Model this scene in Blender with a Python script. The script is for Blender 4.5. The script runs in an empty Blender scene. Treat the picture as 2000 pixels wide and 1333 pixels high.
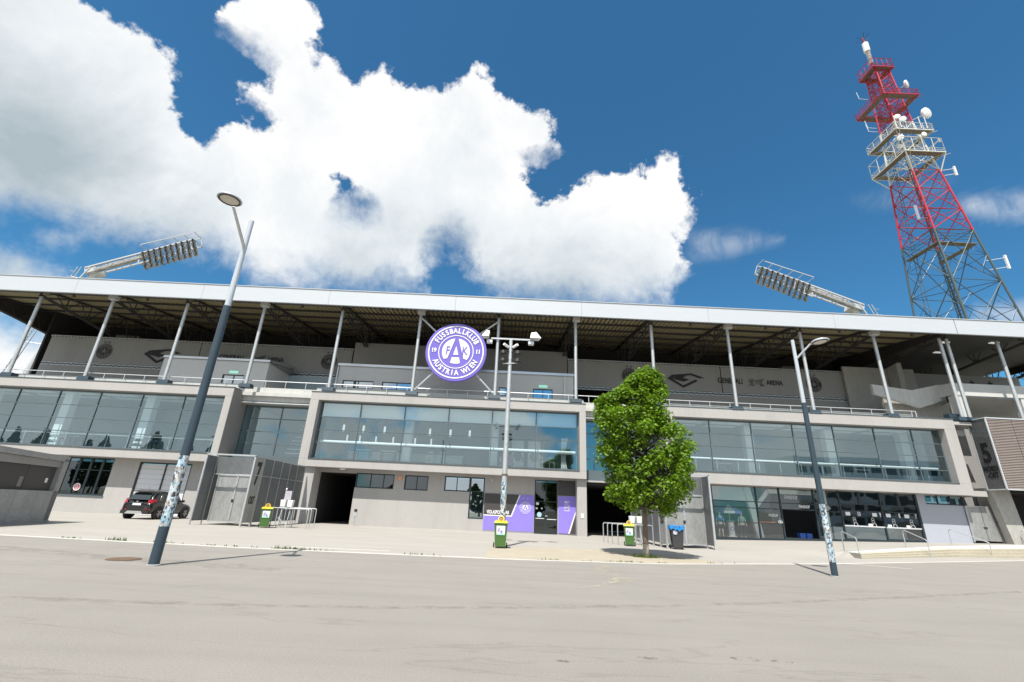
import bpy, math, random
import numpy as np
from mathutils import Vector, Matrix, noise
R = math.radians
PI = math.pi
rnd = random.Random(7)
scn = bpy.context.scene
C = scn.collection

# ------------------------------------------------------------------ camera
cam_d = bpy.data.cameras.new('camera')
cam_d.lens = 16.0; cam_d.sensor_width = 36.0; cam_d.clip_start = 0.1; cam_d.clip_end = 20000
cam = bpy.data.objects.new('camera', cam_d); C.objects.link(cam)
cam.matrix_world = Matrix.Translation((0, 0, 1.55)) @ Matrix.Rotation(R(110.3), 4, 'X') @ Matrix.Rotation(R(2.67), 4, 'Z')
scn.camera = cam

# ------------------------------------------------------------------ sky, sun, exposure
SUN_EL = 60.6; SUN_AZ = 196.3
w = bpy.data.worlds.new('World'); scn.world = w; w.use_nodes = True
nt = w.node_tree; bg = nt.nodes['Background']
sk = nt.nodes.new('ShaderNodeTexSky'); sk.sky_type = 'NISHITA'; sk.sun_disc = False
sk.sun_elevation = R(SUN_EL); sk.sun_rotation = R(SUN_AZ); sk.air_density = 1.0; sk.dust_density = 0.5; sk.ozone_density = 1.6; sk.altitude = 200
tn = nt.nodes.new('ShaderNodeVectorMath'); tn.operation = 'MULTIPLY'; tn.inputs[1].default_value = (.45, 1.05, 1.27)   # polarised blue
nt.links.new(sk.outputs[0], tn.inputs[0]); nt.links.new(tn.outputs[0], bg.inputs[0]); bg.inputs[1].default_value = 0.072
sd = bpy.data.lights.new('sun', 'SUN'); sd.energy = 4.6; sd.angle = R(0.55); sd.color = (1.0, 0.955, 0.88)
sun = bpy.data.objects.new('sun', sd); C.objects.link(sun)
ce = math.cos(R(SUN_EL))
sdir = Vector((-math.sin(R(SUN_AZ)) * ce, -math.cos(R(SUN_AZ)) * ce, -math.sin(R(SUN_EL))))
sun.rotation_euler = sdir.to_track_quat('-Z', 'Y').to_euler(); sun.location = (-20, -50, 80)
scn.view_settings.view_transform = 'Standard'; scn.view_settings.look = 'None'
scn.view_settings.gamma = 1; scn.view_settings.use_curve_mapping = False
scn.view_settings.exposure = 0.6
scn.render.engine = 'CYCLES'
scn.cycles.max_bounces = 7; scn.cycles.transparent_max_bounces = 10
scn.cycles.caustics_reflective = False; scn.cycles.caustics_refractive = False

# ------------------------------------------------------------------ helpers
WO = {}
def worg(o): return WO.get(o.name, Vector((0, 0, 0))) if o else Vector((0, 0, 0))
def tag(o, label=None, cat=None, group=None, kind=None):
    if label: o['label'] = label
    if cat: o['category'] = cat
    if group: o['group'] = group
    if kind: o['kind'] = kind
    return o
def place(o, parent, org):
    C.objects.link(o); org = Vector(org)
    o.parent = parent; o.location = org - worg(parent); WO[o.name] = org
    return o
def thing(name, label, cat, loc=(0, 0, 0), group=None):
    o = bpy.data.objects.new(name, None); o.empty_display_size = 0.2
    place(o, None, loc); return tag(o, label, cat, group)
def children_of(o): return [c for c in bpy.data.objects if c.parent == o]
def copy_tree(o, loc=None, rz=None, label=None, parent=None):
    c = o.copy(); C.objects.link(c)
    if parent is not None: c.parent = parent
    if loc is not None: c.location = loc; WO[c.name] = Vector(loc)
    if rz is not None: c.rotation_euler.z = rz
    if label: c['label'] = label
    for ch in children_of(o): copy_tree(ch, parent=c)
    return c

class MB:
    def __init__(s): s.v = []; s.f = []
    def face(s, pts):
        n = len(s.v); s.v += [Vector(p) for p in pts]; s.f.append(tuple(range(n, n + len(pts)))); return s
    def box(s, x0, x1, y0, y1, z0, z1):
        n = len(s.v)
        s.v += [Vector(p) for p in ((x0,y0,z0),(x1,y0,z0),(x1,y1,z0),(x0,y1,z0),(x0,y0,z1),(x1,y0,z1),(x1,y1,z1),(x0,y1,z1))]
        s.f += [tuple(n + i for i in q) for q in ((0,3,2,1),(4,5,6,7),(0,1,5,4),(1,2,6,5),(2,3,7,6),(3,0,4,7))]
        return s
    def hexa(s, a, b):      # two quads a (bottom) and b (top)
        n = len(s.v); s.v += [Vector(p) for p in a] + [Vector(p) for p in b]
        s.f += [tuple(n + i for i in q) for q in ((0,3,2,1),(4,5,6,7),(0,1,5,4),(1,2,6,5),(2,3,7,6),(3,0,4,7))]
        return s
    def bar(s, p, q, w_, h_=None):   # square bar between two points
        h_ = h_ or w_
        p = Vector(p); q = Vector(q); d = (q - p).normalized()
        up = Vector((0, 0, 1)) if abs(d.z) < 0.95 else Vector((0, 1, 0))
        a = d.cross(up).normalized() * (w_ / 2); b = a.cross(d).normalized() * (h_ / 2)
        return s.hexa([p - a - b, p + a - b, p + a + b, p - a + b], [q - a - b, q + a - b, q + a + b, q - a + b])
    def tube(s, p, q, r0, r1=None, n=10, cap=True):
        r1 = r0 if r1 is None else r1
        p = Vector(p); q = Vector(q); d = (q - p).normalized()
        up = Vector((0, 0, 1)) if abs(d.z) < 0.95 else Vector((0, 1, 0))
        a = d.cross(up).normalized(); b = a.cross(d)
        k = len(s.v)
        for c, r in ((p, r0), (q, r1)):
            for i in range(n):
                t = 2 * PI * i / n; s.v.append(c + a * (math.cos(t) * r) + b * (math.sin(t) * r))
        for i in range(n):
            j = (i + 1) % n; s.f.append((k + i, k + j, k + n + j, k + n + i))
        if cap: s.f.append(tuple(k + i for i in reversed(range(n)))); s.f.append(tuple(k + n + i for i in range(n)))
        return s
    def path(s, pts, r, n=8):
        for a, b in zip(pts, pts[1:]): s.tube(a, b, r, n=n)
        return s
    def lathe(s, c, prof, n=24, ax='z'):   # prof [(r,h)]
        c = Vector(c); k = len(s.v)
        for r, h in prof:
            for i in range(n):
                t = 2 * PI * i / n; x = r * math.cos(t); y = r * math.sin(t)
                s.v.append(c + (Vector((x, y, h)) if ax == 'z' else Vector((x, h, y)) if ax == 'y' else Vector((h, x, y))))
        for j in range(len(prof) - 1):
            for i in range(n):
                m = (i + 1) % n; s.f.append((k + j*n + i, k + j*n + m, k + (j+1)*n + m, k + (j+1)*n + i))
        s.f.append(tuple(k + i for i in range(n))); s.f.append(tuple(k + (len(prof)-1)*n + i for i in range(n)))
        return s
    def prism(s, poly, y0, y1):      # polygon in x,z pushed from y0 to y1
        k = len(s.v); n = len(poly)
        s.v += [Vector((x, y0, z)) for x, z in poly] + [Vector((x, y1, z)) for x, z in poly]
        s.f.append(tuple(range(k, k + n))); s.f.append(tuple(k + n + i for i in reversed(range(n))))
        for i in range(n):
            j = (i + 1) % n; s.f.append((k + i, k + n + i, k + n + j, k + j))
        return s
    def xform(s, M):
        s.v = [M @ p for p in s.v]; return s
    def mesh(s, name, m, org=(0, 0, 0), smooth=False):
        me = bpy.data.meshes.new(name); o = Vector(org)
        me.from_pydata([tuple(p - o) for p in s.v], [], s.f)
        if m: me.materials.append(m)
        if smooth: me.polygons.foreach_set('use_smooth', [True] * len(me.polygons)); 
        me.update(); return me
    def build(s, name, m, parent=None, org=None, smooth=False):
        org = worg(parent) if org is None else Vector(org)
        return place(bpy.data.objects.new(name, s.mesh(name, m, org, smooth)), parent, org)
def inst(me, name, parent, org, rot=None):
    o = place(bpy.data.objects.new(name, me), parent, org)
    if rot: o.rotation_euler = rot
    return o
def bevel(o, wd, seg=2):
    md = o.modifiers.new('bevel', 'BEVEL'); md.width = wd; md.segments = seg; md.limit_method = 'ANGLE'; md.angle_limit = R(35); return o
def smooth_by_angle(o, ang=35):
    me = o.data; me.polygons.foreach_set('use_smooth', [True] * len(me.polygons))
    try:
        me.set_sharp_from_angle(angle=R(ang))
    except Exception: pass
    return o

# ------------------------------------------------------------------ materials
def mat(name, col, rough=0.6, metal=0.0, var=0.0, scale=3.0, bump=0.0, bscale=40.0, spec=0.5, coat=0.0, stretch=None, var2=0.0, scale2=0.5, stain=None):
    m = bpy.data.materials.new(name); m.use_nodes = True; n = m.node_tree; P = n.nodes['Principled BSDF']
    P.inputs['Base Color'].default_value = (*col, 1); P.inputs['Roughness'].default_value = rough
    P.inputs['Metallic'].default_value = metal; P.inputs['Specular IOR Level'].default_value = spec
    P.inputs['Coat Weight'].default_value = coat
    tc = n.nodes.new('ShaderNodeTexCoord'); src = tc.outputs['Object']
    if stretch:
        mp = n.nodes.new('ShaderNodeMapping'); mp.inputs['Scale'].default_value = stretch
        n.links.new(src, mp.inputs[0]); src = mp.outputs[0]
    last = None
    for v_, sc_ in ((var, scale), (var2, scale2)):
        if v_ <= 0: continue
        t = n.nodes.new('ShaderNodeTexNoise'); t.inputs['Scale'].default_value = sc_; t.inputs['Detail'].default_value = 6; t.inputs['Roughness'].default_value = 0.62
        n.links.new(src, t.inputs['Vector'])
        mr = n.nodes.new('ShaderNodeMapRange'); mr.inputs[1].default_value = 0.28; mr.inputs[2].default_value = 0.72
        mr.inputs[3].default_value = 1 - v_; mr.inputs[4].default_value = 1 + v_
        n.links.new(t.outputs['Fac'], mr.inputs[0])
        vm = n.nodes.new('ShaderNodeVectorMath'); vm.operation = 'SCALE'
        if last is None: vm.inputs[0].default_value = col
        else: n.links.new(last, vm.inputs[0])
        n.links.new(mr.outputs[0], vm.inputs['Scale']); last = vm.outputs[0]
    if stain:
        scol, sscale, lo, hi, amt = stain
        t = n.nodes.new('ShaderNodeTexNoise'); t.inputs['Scale'].default_value = sscale; t.inputs['Detail'].default_value = 5
        n.links.new(src, t.inputs['Vector'])
        mr = n.nodes.new('ShaderNodeMapRange'); mr.inputs[1].default_value = lo; mr.inputs[2].default_value = hi; mr.inputs[4].default_value = amt
        n.links.new(t.outputs['Fac'], mr.inputs[0])
        mx = n.nodes.new('ShaderNodeMix'); mx.data_type = 'RGBA'
        n.links.new(mr.outputs[0], mx.inputs[0]); mx.inputs[7].default_value = (*scol, 1)
        if last is None: mx.inputs[6].default_value = (*col, 1)
        else: n.links.new(last, mx.inputs[6])
        last = mx.outputs[2]
    if last is not None: n.links.new(last, P.inputs['Base Color'])
    if bump > 0:
        t = n.nodes.new('ShaderNodeTexNoise'); t.inputs['Scale'].default_value = bscale; t.inputs['Detail'].default_value = 4
        n.links.new(src, t.inputs['Vector'])
        b = n.nodes.new('ShaderNodeBump'); b.inputs['Strength'].default_value = bump; b.inputs['Distance'].default_value = 0.02
        n.links.new(t.outputs['Fac'], b.inputs['Height']); n.links.new(b.outputs[0], P.inputs['Normal'])
    return m
def glass(name, tint=(.62, .76, .78), refl=.34, rtint=(.86, .95, 1.0), wav=0.0, wscale=0.5):
    m = bpy.data.materials.new(name); m.use_nodes = True; n = m.node_tree; n.nodes.remove(n.nodes['Principled BSDF'])
    out = n.nodes['Material Output']; T = n.nodes.new('ShaderNodeBsdfTransparent'); G = n.nodes.new('ShaderNodeBsdfGlossy'); M = n.nodes.new('ShaderNodeMixShader')
    T.inputs[0].default_value = (*tint, 1); G.inputs[0].default_value = (*rtint, 1); G.inputs['Roughness'].default_value = 0.0
    F = n.nodes.new('ShaderNodeFresnel'); ge = n.nodes.new('ShaderNodeNewGeometry'); bk = n.nodes.new('ShaderNodeMath'); bk.operation = 'MULTIPLY_ADD'
    bk.inputs[1].default_value = 1 / 1.5 - 1.5; bk.inputs[2].default_value = 1.5; n.links.new(ge.outputs['Backfacing'], bk.inputs[0]); n.links.new(bk.outputs[0], F.inputs[0])   # same glass from either side
    a = n.nodes.new('ShaderNodeMath'); a.operation = 'MULTIPLY_ADD'; n.links.new(F.outputs[0], a.inputs[0]); a.inputs[1].default_value = 1 - refl; a.inputs[2].default_value = refl; a.use_clamp = True
    n.links.new(a.outputs[0], M.inputs[0]); n.links.new(T.outputs[0], M.inputs[1]); n.links.new(G.outputs[0], M.inputs[2]); n.links.new(M.outputs[0], out.inputs[0])
    if wav > 0:
        tc = n.nodes.new('ShaderNodeTexCoord'); t = n.nodes.new('ShaderNodeTexNoise'); t.inputs['Scale'].default_value = wscale; t.inputs['Detail'].default_value = 1
        n.links.new(tc.outputs['Object'], t.inputs['Vector']); b = n.nodes.new('ShaderNodeBump'); b.inputs['Strength'].default_value = 1.0; b.inputs['Distance'].default_value = wav
        n.links.new(t.outputs['Fac'], b.inputs['Height']); n.links.new(b.outputs[0], G.inputs['Normal'])
    return m
plaster = mat('beige_plaster', (.405, .39, .375), .85, var=.035, scale=6, bump=.25, bscale=120, var2=.05, scale2=.35, stretch=(1, 1, .35))
def streaks(m, amt, sx=2.2):
    n = m.node_tree; P = n.nodes['Principled BSDF']; src = P.inputs['Base Color'].links[0].from_socket
    tc = n.nodes.new('ShaderNodeTexCoord'); mp = n.nodes.new('ShaderNodeMapping'); mp.inputs['Scale'].default_value = (sx, sx, .10); n.links.new(tc.outputs['Object'], mp.inputs[0])
    t = n.nodes.new('ShaderNodeTexNoise'); t.inputs['Scale'].default_value = 1.6; t.inputs['Detail'].default_value = 7; t.inputs['Roughness'].default_value = .7; n.links.new(mp.outputs[0], t.inputs['Vector'])
    mr = n.nodes.new('ShaderNodeMapRange'); mr.inputs[1].default_value = .5; mr.inputs[2].default_value = .78; mr.inputs[3].default_value = 1.0; mr.inputs[4].default_value = 1 - amt; n.links.new(t.outputs['Fac'], mr.inputs[0])
    vm = n.nodes.new('ShaderNodeVectorMath'); vm.operation = 'SCALE'; n.links.new(src, vm.inputs[0]); n.links.new(mr.outputs[0], vm.inputs['Scale']); n.links.new(vm.outputs[0], P.inputs['Base Color'])
streaks(plaster, .11, .6)
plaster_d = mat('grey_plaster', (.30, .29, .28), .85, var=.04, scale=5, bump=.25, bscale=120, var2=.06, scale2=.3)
plaster_b = mat('blue_grey_plaster', (.40, .42, .48), .8, var=.03, scale=5, bump=.2, bscale=120)
concrete = mat('concrete', (.40, .39, .36), .85, var=.10, scale=1.3, bump=.4, bscale=30, var2=.12, scale2=6, stretch=(1, 1, .5))
concrete_l = mat('pale_concrete', (.52, .52, .50), .85, var=.07, scale=1.5, bump=.3, bscale=40)
concrete_k = mat('weathered_concrete', (.33, .33, .32), .85, var=.14, scale=1.0, bump=.5, bscale=25, var2=.12, scale2=9)
fascia_m = mat('white_fascia_metal', (.53, .56, .59), .38, .1, var=.02, scale=1.2, stretch=(.25, 1, 1))
alu = mat('brushed_aluminium', (.62, .64, .66), .35, .75, var=.06, scale=4)
galv = mat('galvanised_steel', (.55, .57, .58), .48, .65, var=.12, scale=7)
lampsilver = mat('silver_paint', (.52, .56, .60), .35, .2)
lampblue = mat('dark_blue_grey_paint', (.032, .055, .075), .45, .05, var=.08, scale=3)
dkframe = mat('dark_window_frame', (.022, .034, .042), .45)
midframe = mat('grey_window_frame', (.10, .13, .145), .45)
steel_d = mat('dark_steel', (.045, .042, .038), .6, .1)
cream_steel = mat('cream_deck_sheet', (.37, .32, .19), .6, .0, var=.05, scale=3)
white = mat('white_paint', (.80, .80, .80), .5)
white_cap = mat('silver_cap', (.70, .72, .74), .4, .4)
black = mat('black_plastic', (.012, .012, .013), .5)
rubber = mat('rubber', (.018, .018, .018), .85)
darkvoid = mat('dark_void', (.035, .034, .034), .9)  # darkness of the halls and stand interior put into the base colour
streaks(concrete_l, .2); streaks(concrete_k, .25)
banner_m = mat('grey_banner_fabric', (.30, .295, .285), .8, var=.05, scale=.8, stretch=(2.2, 1, .25), var2=.05, scale2=.25)
logo_m = mat('dark_print', (.025, .025, .028), .7)
purple = mat('violet_panel', (.26, .20, .72), .42, var=.02, scale=1)
purple_d = mat('violet_sign', (.17, .135, .52), .35)
darkpanel = mat('anthracite_panel', (.055, .05, .05), .5)
glass_u = glass('curtain_wall_glass', (.86, .97, 1.0), .22, rtint=(.80, .96, 1.0), wav=.0015, wscale=.5)
glass_s = glass('shop_glass', (.92, .96, .95), .12, wav=.010, wscale=.55)
glass_w = glass('office_window_glass', (.25, .32, .38), .5, wav=.003, wscale=.6)
shop_g = mat('shop_wall_dark', (.06, .06, .065), .8)
glass_d = glass('dark_window_glass', (.16, .2, .24), .10, wav=.003, wscale=.6)
room_w = mat('interior_white', (.82, .84, .84), .8)
room_g = mat('interior_grey', (.34, .42, .46), .8)
floor_m = mat('interior_floor', (.34, .33, .31), .5)
sheetmetal = mat('galvanised_sheet', (.36, .365, .36), .5, .45, var=.16, scale=2.2, var2=.12, scale2=9, stretch=(1, 1, .45))
sheet_d = mat('dark_galvanised_sheet', (.17, .18, .185), .5, .4, var=.16, scale=2.2, var2=.12, scale2=9, stretch=(1, 1, .45))
mesh_panel = mat('dark_perforated_sheet', (.13, .135, .14), .55, .4, var=.14, scale=2.5)
def emit(name, col, s):
    m = bpy.data.materials.new(name); m.use_nodes = True; P = m.node_tree.nodes['Principled BSDF']
    P.inputs['Base Color'].default_value = (*col, 1); P.inputs['Emission Color'].default_value = (*col, 1); P.inputs['Emission Strength'].default_value = s; return m
exitsign_m = emit('exit_sign_green', (.35, .75, .6), .35)

# ------------------------------------------------------------------ text
FONT = None
def text(body, name, m, parent, loc, size, rot=(R(90), 0, 0), xs=1.0, ext=.01, bold=.0, align='CENTER', sh=0.0):
    cu = bpy.data.curves.new(name, 'FONT'); cu.body = body; cu.size = size; cu.extrude = ext; cu.align_x = align; cu.align_y = 'CENTER'
    cu.offset = bold; cu.shear = sh; cu.resolution_u = 4
    to = bpy.data.objects.new('tmp', cu); C.objects.link(to)
    dg = bpy.context.evaluated_depsgraph_get(); me = bpy.data.meshes.new_from_object(to.evaluated_get(dg))
    bpy.data.objects.remove(to); me.name = name; me.materials.clear(); me.materials.append(m)
    M = Matrix.Diagonal((xs, 1, 1, 1)); me.transform(M)
    o = place(bpy.data.objects.new(name, me), parent, loc); o.rotation_euler = rot
    return o
def star(cx, cz, r, y0, y1, n=5, mb=None):
    mb = mb or MB(); pts = []
    for i in range(2 * n):
        a = PI / 2 + i * PI / n; rr = r if i % 2 == 0 else r * .42
        pts.append((cx + rr * math.cos(a), cz + rr * math.sin(a)))
    mb.prism(pts[::-1], y0, y1); return mb
def ring(cx, cz, r0, r1, y0, y1, n=64):
    mb = MB()
    for i in range(n):
        a, b = 2 * PI * i / n, 2 * PI * (i + 1) / n
        q = [(cx + r * math.cos(t), cz + r * math.sin(t)) for r, t in ((r0, a), (r1, a), (r1, b), (r0, b))]
        mb.prism(q, y0, y1)
    return mb
def disc(cx, cz, r, y0, y1, n=64):
    return MB().prism([(cx + r * math.cos(-2 * PI * i / n), cz + r * math.sin(-2 * PI * i / n)) for i in range(n)], y0, y1)
def crest(parent, cx, cz, y, Rr, bgm, fg, innerbg=None, small=False, rootpart=True, thick=.3, tb=.0):
    """round club crest facing -y; parts go under parent"""
    innerbg = innerbg or bgm
    t = Rr * .012 if not small else .006
    if thick: smooth_by_angle(disc(cx, cz, Rr, y, y + thick, 72).build('disc', bgm, parent))
    ring(cx, cz, Rr * .885, Rr * .925, y - t, y + .002).build('outer_ring', fg, parent)
    ring(cx, cz, Rr * .56, Rr * .585, y - t, y + .002).build('inner_ring', fg, parent)
    yy0, yy1 = y - t, y + .002
    def arc(r, a0, a1, n=14): return [(cx + Rr * r * math.cos(R(a0 + (a1 - a0) * i / n)), cz + Rr * r * math.sin(R(a0 + (a1 - a0) * i / n))) for i in range(n + 1)]
    wm = MB()
    wm.prism(arc(.465, 97, 215) + [(cx - Rr * .27, cz - Rr * .24)], yy0, yy1)
    wm.prism([(cx + Rr * .27, cz - Rr * .24)] + arc(.465, -35, 83), yy0, yy1)
    wm.prism([(cx, cz + Rr * .20), (cx - Rr * .085, cz - Rr * .11), (cx + Rr * .085, cz - Rr * .11)], yy0, yy1)
    wm.prism([(cx - Rr * .12, cz - Rr * .2), (cx - Rr * .16, cz - Rr * .39), (cx - Rr * .08, cz - Rr * .415), (cx + Rr * .08, cz - Rr * .415), (cx + Rr * .16, cz - Rr * .39), (cx + Rr * .12, cz - Rr * .2)], yy0, yy1)
    wm.build('monogram_field', fg, parent)
    e = .004 if small else .012
    text('F', 'letter', bgm, parent, (cx - Rr * .27, y - t - e * .5, cz + Rr * .02), Rr * .40, xs=.72, ext=e, bold=Rr * .008)
    text('K', 'letter', bgm, parent, (cx + Rr * .29, y - t - e * .5, cz + Rr * .02), Rr * .40, xs=.72, ext=e, bold=Rr * .008)
    def arctext(s, a0, a1, flip=False):
        n = len(s)
        for i, ch in enumerate(s):
            if ch == ' ': continue
            a = R(a0 + (a1 - a0) * i / (n - 1)); x = cx + Rr * .735 * math.cos(a); z = cz + Rr * .735 * math.sin(a)
            ang = (a + PI / 2) if flip else (a - PI / 2)
            o = text(ch, 'letter', fg, parent, (x, y - t, z), Rr * .25, xs=.80, ext=e, bold=Rr * (.008 if not small else .004))
            o.rotation_euler = (Matrix.Rotation(-ang, 4, 'Y') @ Matrix.Rotation(R(90), 4, 'X')).to_euler()
    arctext('FUSSBALLKLUB', 151, 29); arctext('AUSTRIA WIEN', 209, 331, True)
    text('19', 'letter', fg, parent, (cx - Rr * .735, y - t, cz + .02 * Rr), Rr * .2, xs=.85, ext=e, bold=Rr * .008)
    text('11', 'letter', fg, parent, (cx + Rr * .735, y - t, cz + .02 * Rr), Rr * .2, xs=.85, ext=e, bold=Rr * .008)

# ------------------------------------------------------------------ sky dome with clouds (outlines given as view directions)
F_, TH, RO = 889., R(20.3), R(2.67)
def dir_to_px(d):
    x, y, z = d[..., 0], d[..., 1], d[..., 2]
    zc = y * math.cos(TH) + z * math.sin(TH); up = -y * math.sin(TH) + z * math.cos(TH)
    ok = zc > .12; zc = np.where(ok, zc, .12)
    u = x / zc * F_; v = -up / zc * F_
    return 1000 + u * math.cos(RO) - v * math.sin(RO), 666.5 + u * math.sin(RO) + v * math.cos(RO), ok
def sdf(px, py, poly):
    P = np.array(poly, float); Q = np.roll(P, -1, 0); d = np.full(px.shape, 1e9); ins = np.zeros(px.shape, bool)
    for (x0, y0), (x1, y1) in zip(P, Q):
        ex, ey = x1 - x0, y1 - y0; L = ex * ex + ey * ey + 1e-9
        t = np.clip(((px - x0) * ex + (py - y0) * ey) / L, 0, 1)
        d = np.minimum(d, (px - x0 - t * ex) ** 2 + (py - y0 - t * ey) ** 2)
        c = (y0 > py) != (y1 > py)
        xi = x0 + (py - y0) * ex / (ey if abs(ey) > 1e-9 else 1e-9)
        ins ^= c & (px < xi)
    d = np.sqrt(d); return np.where(ins, d, -d)
CL_A = [(-500,-500),(100,-500),(140,-100),(165,-5),(215,25),(270,50),(325,95),(340,140),(330,185),(350,225),(358,255),(400,280),(430,250),(455,232),(485,240),(520,262),(540,248),(515,212),(470,190),(463,160),(500,158),(528,172),(526,135),(480,85),(428,32),(440,5),(500,-30),(560,-25),(595,10),(622,50),(612,80),(622,112),(660,118),(700,150),(715,135),(745,130),(775,165),(830,182),(880,170),(885,145),(910,128),(950,132),(975,165),(1000,190),(1050,222),(1075,255),(1082,285),(1050,300),(1012,322),(1030,380),(1060,398),(1120,372),(1160,350),(1220,350),(1260,320),(1295,298),(1322,310),(1335,350),(1362,372),(1355,430),(1330,470),(1348,520),(1310,560),(1300,590),(1200,600),(980,582),(935,540),(905,490),(885,480),(865,500),(838,530),(828,562),(700,560),(560,548),(500,545),(440,500),(385,490),(330,478),(260,460),(150,440),(85,425),(40,410),(-500,380)]
HOLES = [[(655,342),(684,356),(712,396),(704,408),(686,402),(668,372)], [(866,470),(885,478),(915,525),(950,575),(820,570),(835,520)]]
SMALL = [[(72,462),(110,448),(150,460),(140,472),(95,474)], [(-500,470),(0,485),(60,505),(122,545),(100,580),(-500,580)],
         [(-500,610),(0,608),(60,640),(120,650),(160,760),(-500,820)], [(-900,850),(-300,870),(-200,1000),(-900,1000)]]
CIRR = [([(1870,385),(2100,365),(2300,420),(1960,432),(1880,415)], .5), ([(1340,455),(1440,448),(1530,468),(1430,500),(1350,512)], .34), ([(1900,600),(2000,585),(2200,600),(2200,700),(1900,660)], .45), ([(1660,385),(1760,365),(1860,350),(1800,400),(1700,410)], .16)]
def build_sky():
    rad = 3000.0
    azs = [];
    a = -180.0
    while a < 180.0: azs.append(a); a += .5 if abs(a) < 66 else 1.5
    els = [-1.5 + .5 * i for i in range(int(91.5 / .5))]
    A, E = np.meshgrid(np.radians(azs), np.radians(els))
    D = np.stack([np.sin(A) * np.cos(E), np.cos(A) * np.cos(E), np.sin(E)], -1)
    px, py, ok = dir_to_px(D)
    base = np.maximum.reduce([sdf(px, py, CL_A)] + [sdf(px, py, p) for p in SMALL])
    for h in HOLES: base = np.minimum(base, -sdf(px, py, h) )
    # beyond the frame the same kind of broken cloud goes on
    nz = np.zeros(A.shape)
    Df = D.reshape(-1, 3); nf = np.empty(len(Df))
    for i, d in enumerate(Df): nf[i] = noise.fractal(Vector((d[0] * 2.3 + 4.1, d[1] * 2.3, d[2] * 3.4 + 1.7)), 1.0, 2.0, 4)
    nf = nf.reshape(A.shape)
    gen = (nf + .10 + .22 * np.clip(1 - np.abs(D[..., 2]) * 2.2, 0, 1)) * 260
    out = np.maximum.reduce([-px - 120, px - 2120, -py - 120, py - 1200]); out = np.where(ok, out, 900)
    wgt = np.clip(out / 260, 0, 1)
    sv = Vector(-sdir); dots = D[..., 0] * sv.x + D[..., 1] * sv.y + D[..., 2] * sv.z
    Fv = base * (1 - wgt) + gen * wgt
    Fv = np.where(dots > math.cos(R(16)), -400, Fv); Fv = np.clip(Fv, -300, 150)
    lowe = np.clip((sdf(px, py - 35, CL_A) - sdf(px, py + 35, CL_A)) / 62, 0, 1) * (1 - wgt) + .4 * wgt
    thin = np.zeros(A.shape)
    for p, k in CIRR: thin = np.maximum(thin, np.clip(sdf(px, py, p) / 26 + .35, 0, 1) * k * (1 - wgt))
    thin = np.maximum(thin, np.clip((nf - .1) * 1.2, 0, .3) * wgt); thin = np.where(dots > math.cos(R(16)), 0, thin)
    # grey self-shading of thick cloud bases, painted into the colour as soft lobes
    sh = np.zeros(A.shape)
    for x, y, r, k in [(60,300,230,.95),(-80,200,260,.7),(190,350,160,.65),(330,440,140,.5),(560,420,130,.25),(470,520,120,.35),(790,440,120,.38),(870,470,90,.55),(700,520,150,.42),(1090,560,150,.5),(1230,570,110,.4),(980,520,110,.4),(60,400,150,.7),(230,430,140,.6),(180,140,90,.25),(0,520,160,.65),(900,330,110,.18),(620,250,90,.12),(1200,470,90,.16)]:
        sh = np.maximum(sh, k * np.exp(-((px - x) ** 2 + (py - y) ** 2) / (2 * r * r * .5)))
    sh = sh * (1 - wgt) + np.clip(gen / 300, 0, .3) * wgt
    na, ne = len(azs), len(els); me = bpy.data.meshes.new('sky')
    V = (D * rad).reshape(-1, 3); top = len(V); V = np.vstack([V, [[0, 0, rad]]])
    idx = np.arange(na * ne).reshape(ne, na); nx = np.roll(idx, -1, 1)
    Q = np.stack([idx[:-1], idx[1:], nx[1:], nx[:-1]], -1).reshape(-1, 4)
    faces = [tuple(q) for q in Q.tolist()] + [(int(idx[-1, i]), top, int(nx[-1, i])) for i in range(na)]
    me.from_pydata(V.tolist(), [], faces)
    for nm, arr in (('cover', Fv), ('thin', thin), ('thick', sh), ('soft', lowe)):
        at = me.attributes.new(nm, 'FLOAT', 'POINT'); at.data.foreach_set('value', np.append(arr.reshape(-1), arr[-1, 0]).astype(np.float32))
    me.polygons.foreach_set('use_smooth', [True] * len(me.polygons))
    m = bpy.data.materials.new('cloud_sky'); m.use_nodes = True; n = m.node_tree; n.nodes.remove(n.nodes['Principled BSDF'])
    m.cycles.emission_sampling = 'NONE'
    N, L = n.nodes.new, n.links.new
    def attr(k): a_ = N('ShaderNodeAttribute'); a_.attribute_name = k; return a_.outputs['Fac']
    def mth(op, a_, b_=None, c_=None, clamp=False):
        q = N('ShaderNodeMath'); q.operation = op; q.use_clamp = clamp
        for i, z_ in enumerate((a_, b_, c_)):
            if z_ is None: continue
            if isinstance(z_, (int, float)): q.inputs[i].default_value = z_
            else: L(z_, q.inputs[i])
        return q.outputs[0]
    tc = N('ShaderNodeTexCoord'); nv = N('ShaderNodeVectorMath'); nv.operation = 'SCALE'; nv.inputs['Scale'].default_value = 1 / rad; L(tc.outputs['Object'], nv.inputs[0])
    def nz_(sc, det, rg, dist=0.0):
        t = N('ShaderNodeTexNoise'); t.inputs['Scale'].default_value = sc; t.inputs['Detail'].default_value = det; t.inputs['Roughness'].default_value = rg; t.inputs['Distortion'].default_value = dist
        L(nv.outputs[0], t.inputs['Vector']); return t.outputs['Fac']
    n1 = mth('SUBTRACT', nz_(11, 9, .62, .3), .5); n2 = mth('SUBTRACT', nz_(42, 7, .6), .5)
    f = mth('ADD', attr('cover'), mth('MULTIPLY', n1, 105)); f = mth('ADD', f, mth('MULTIPLY', n2, 62))
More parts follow.
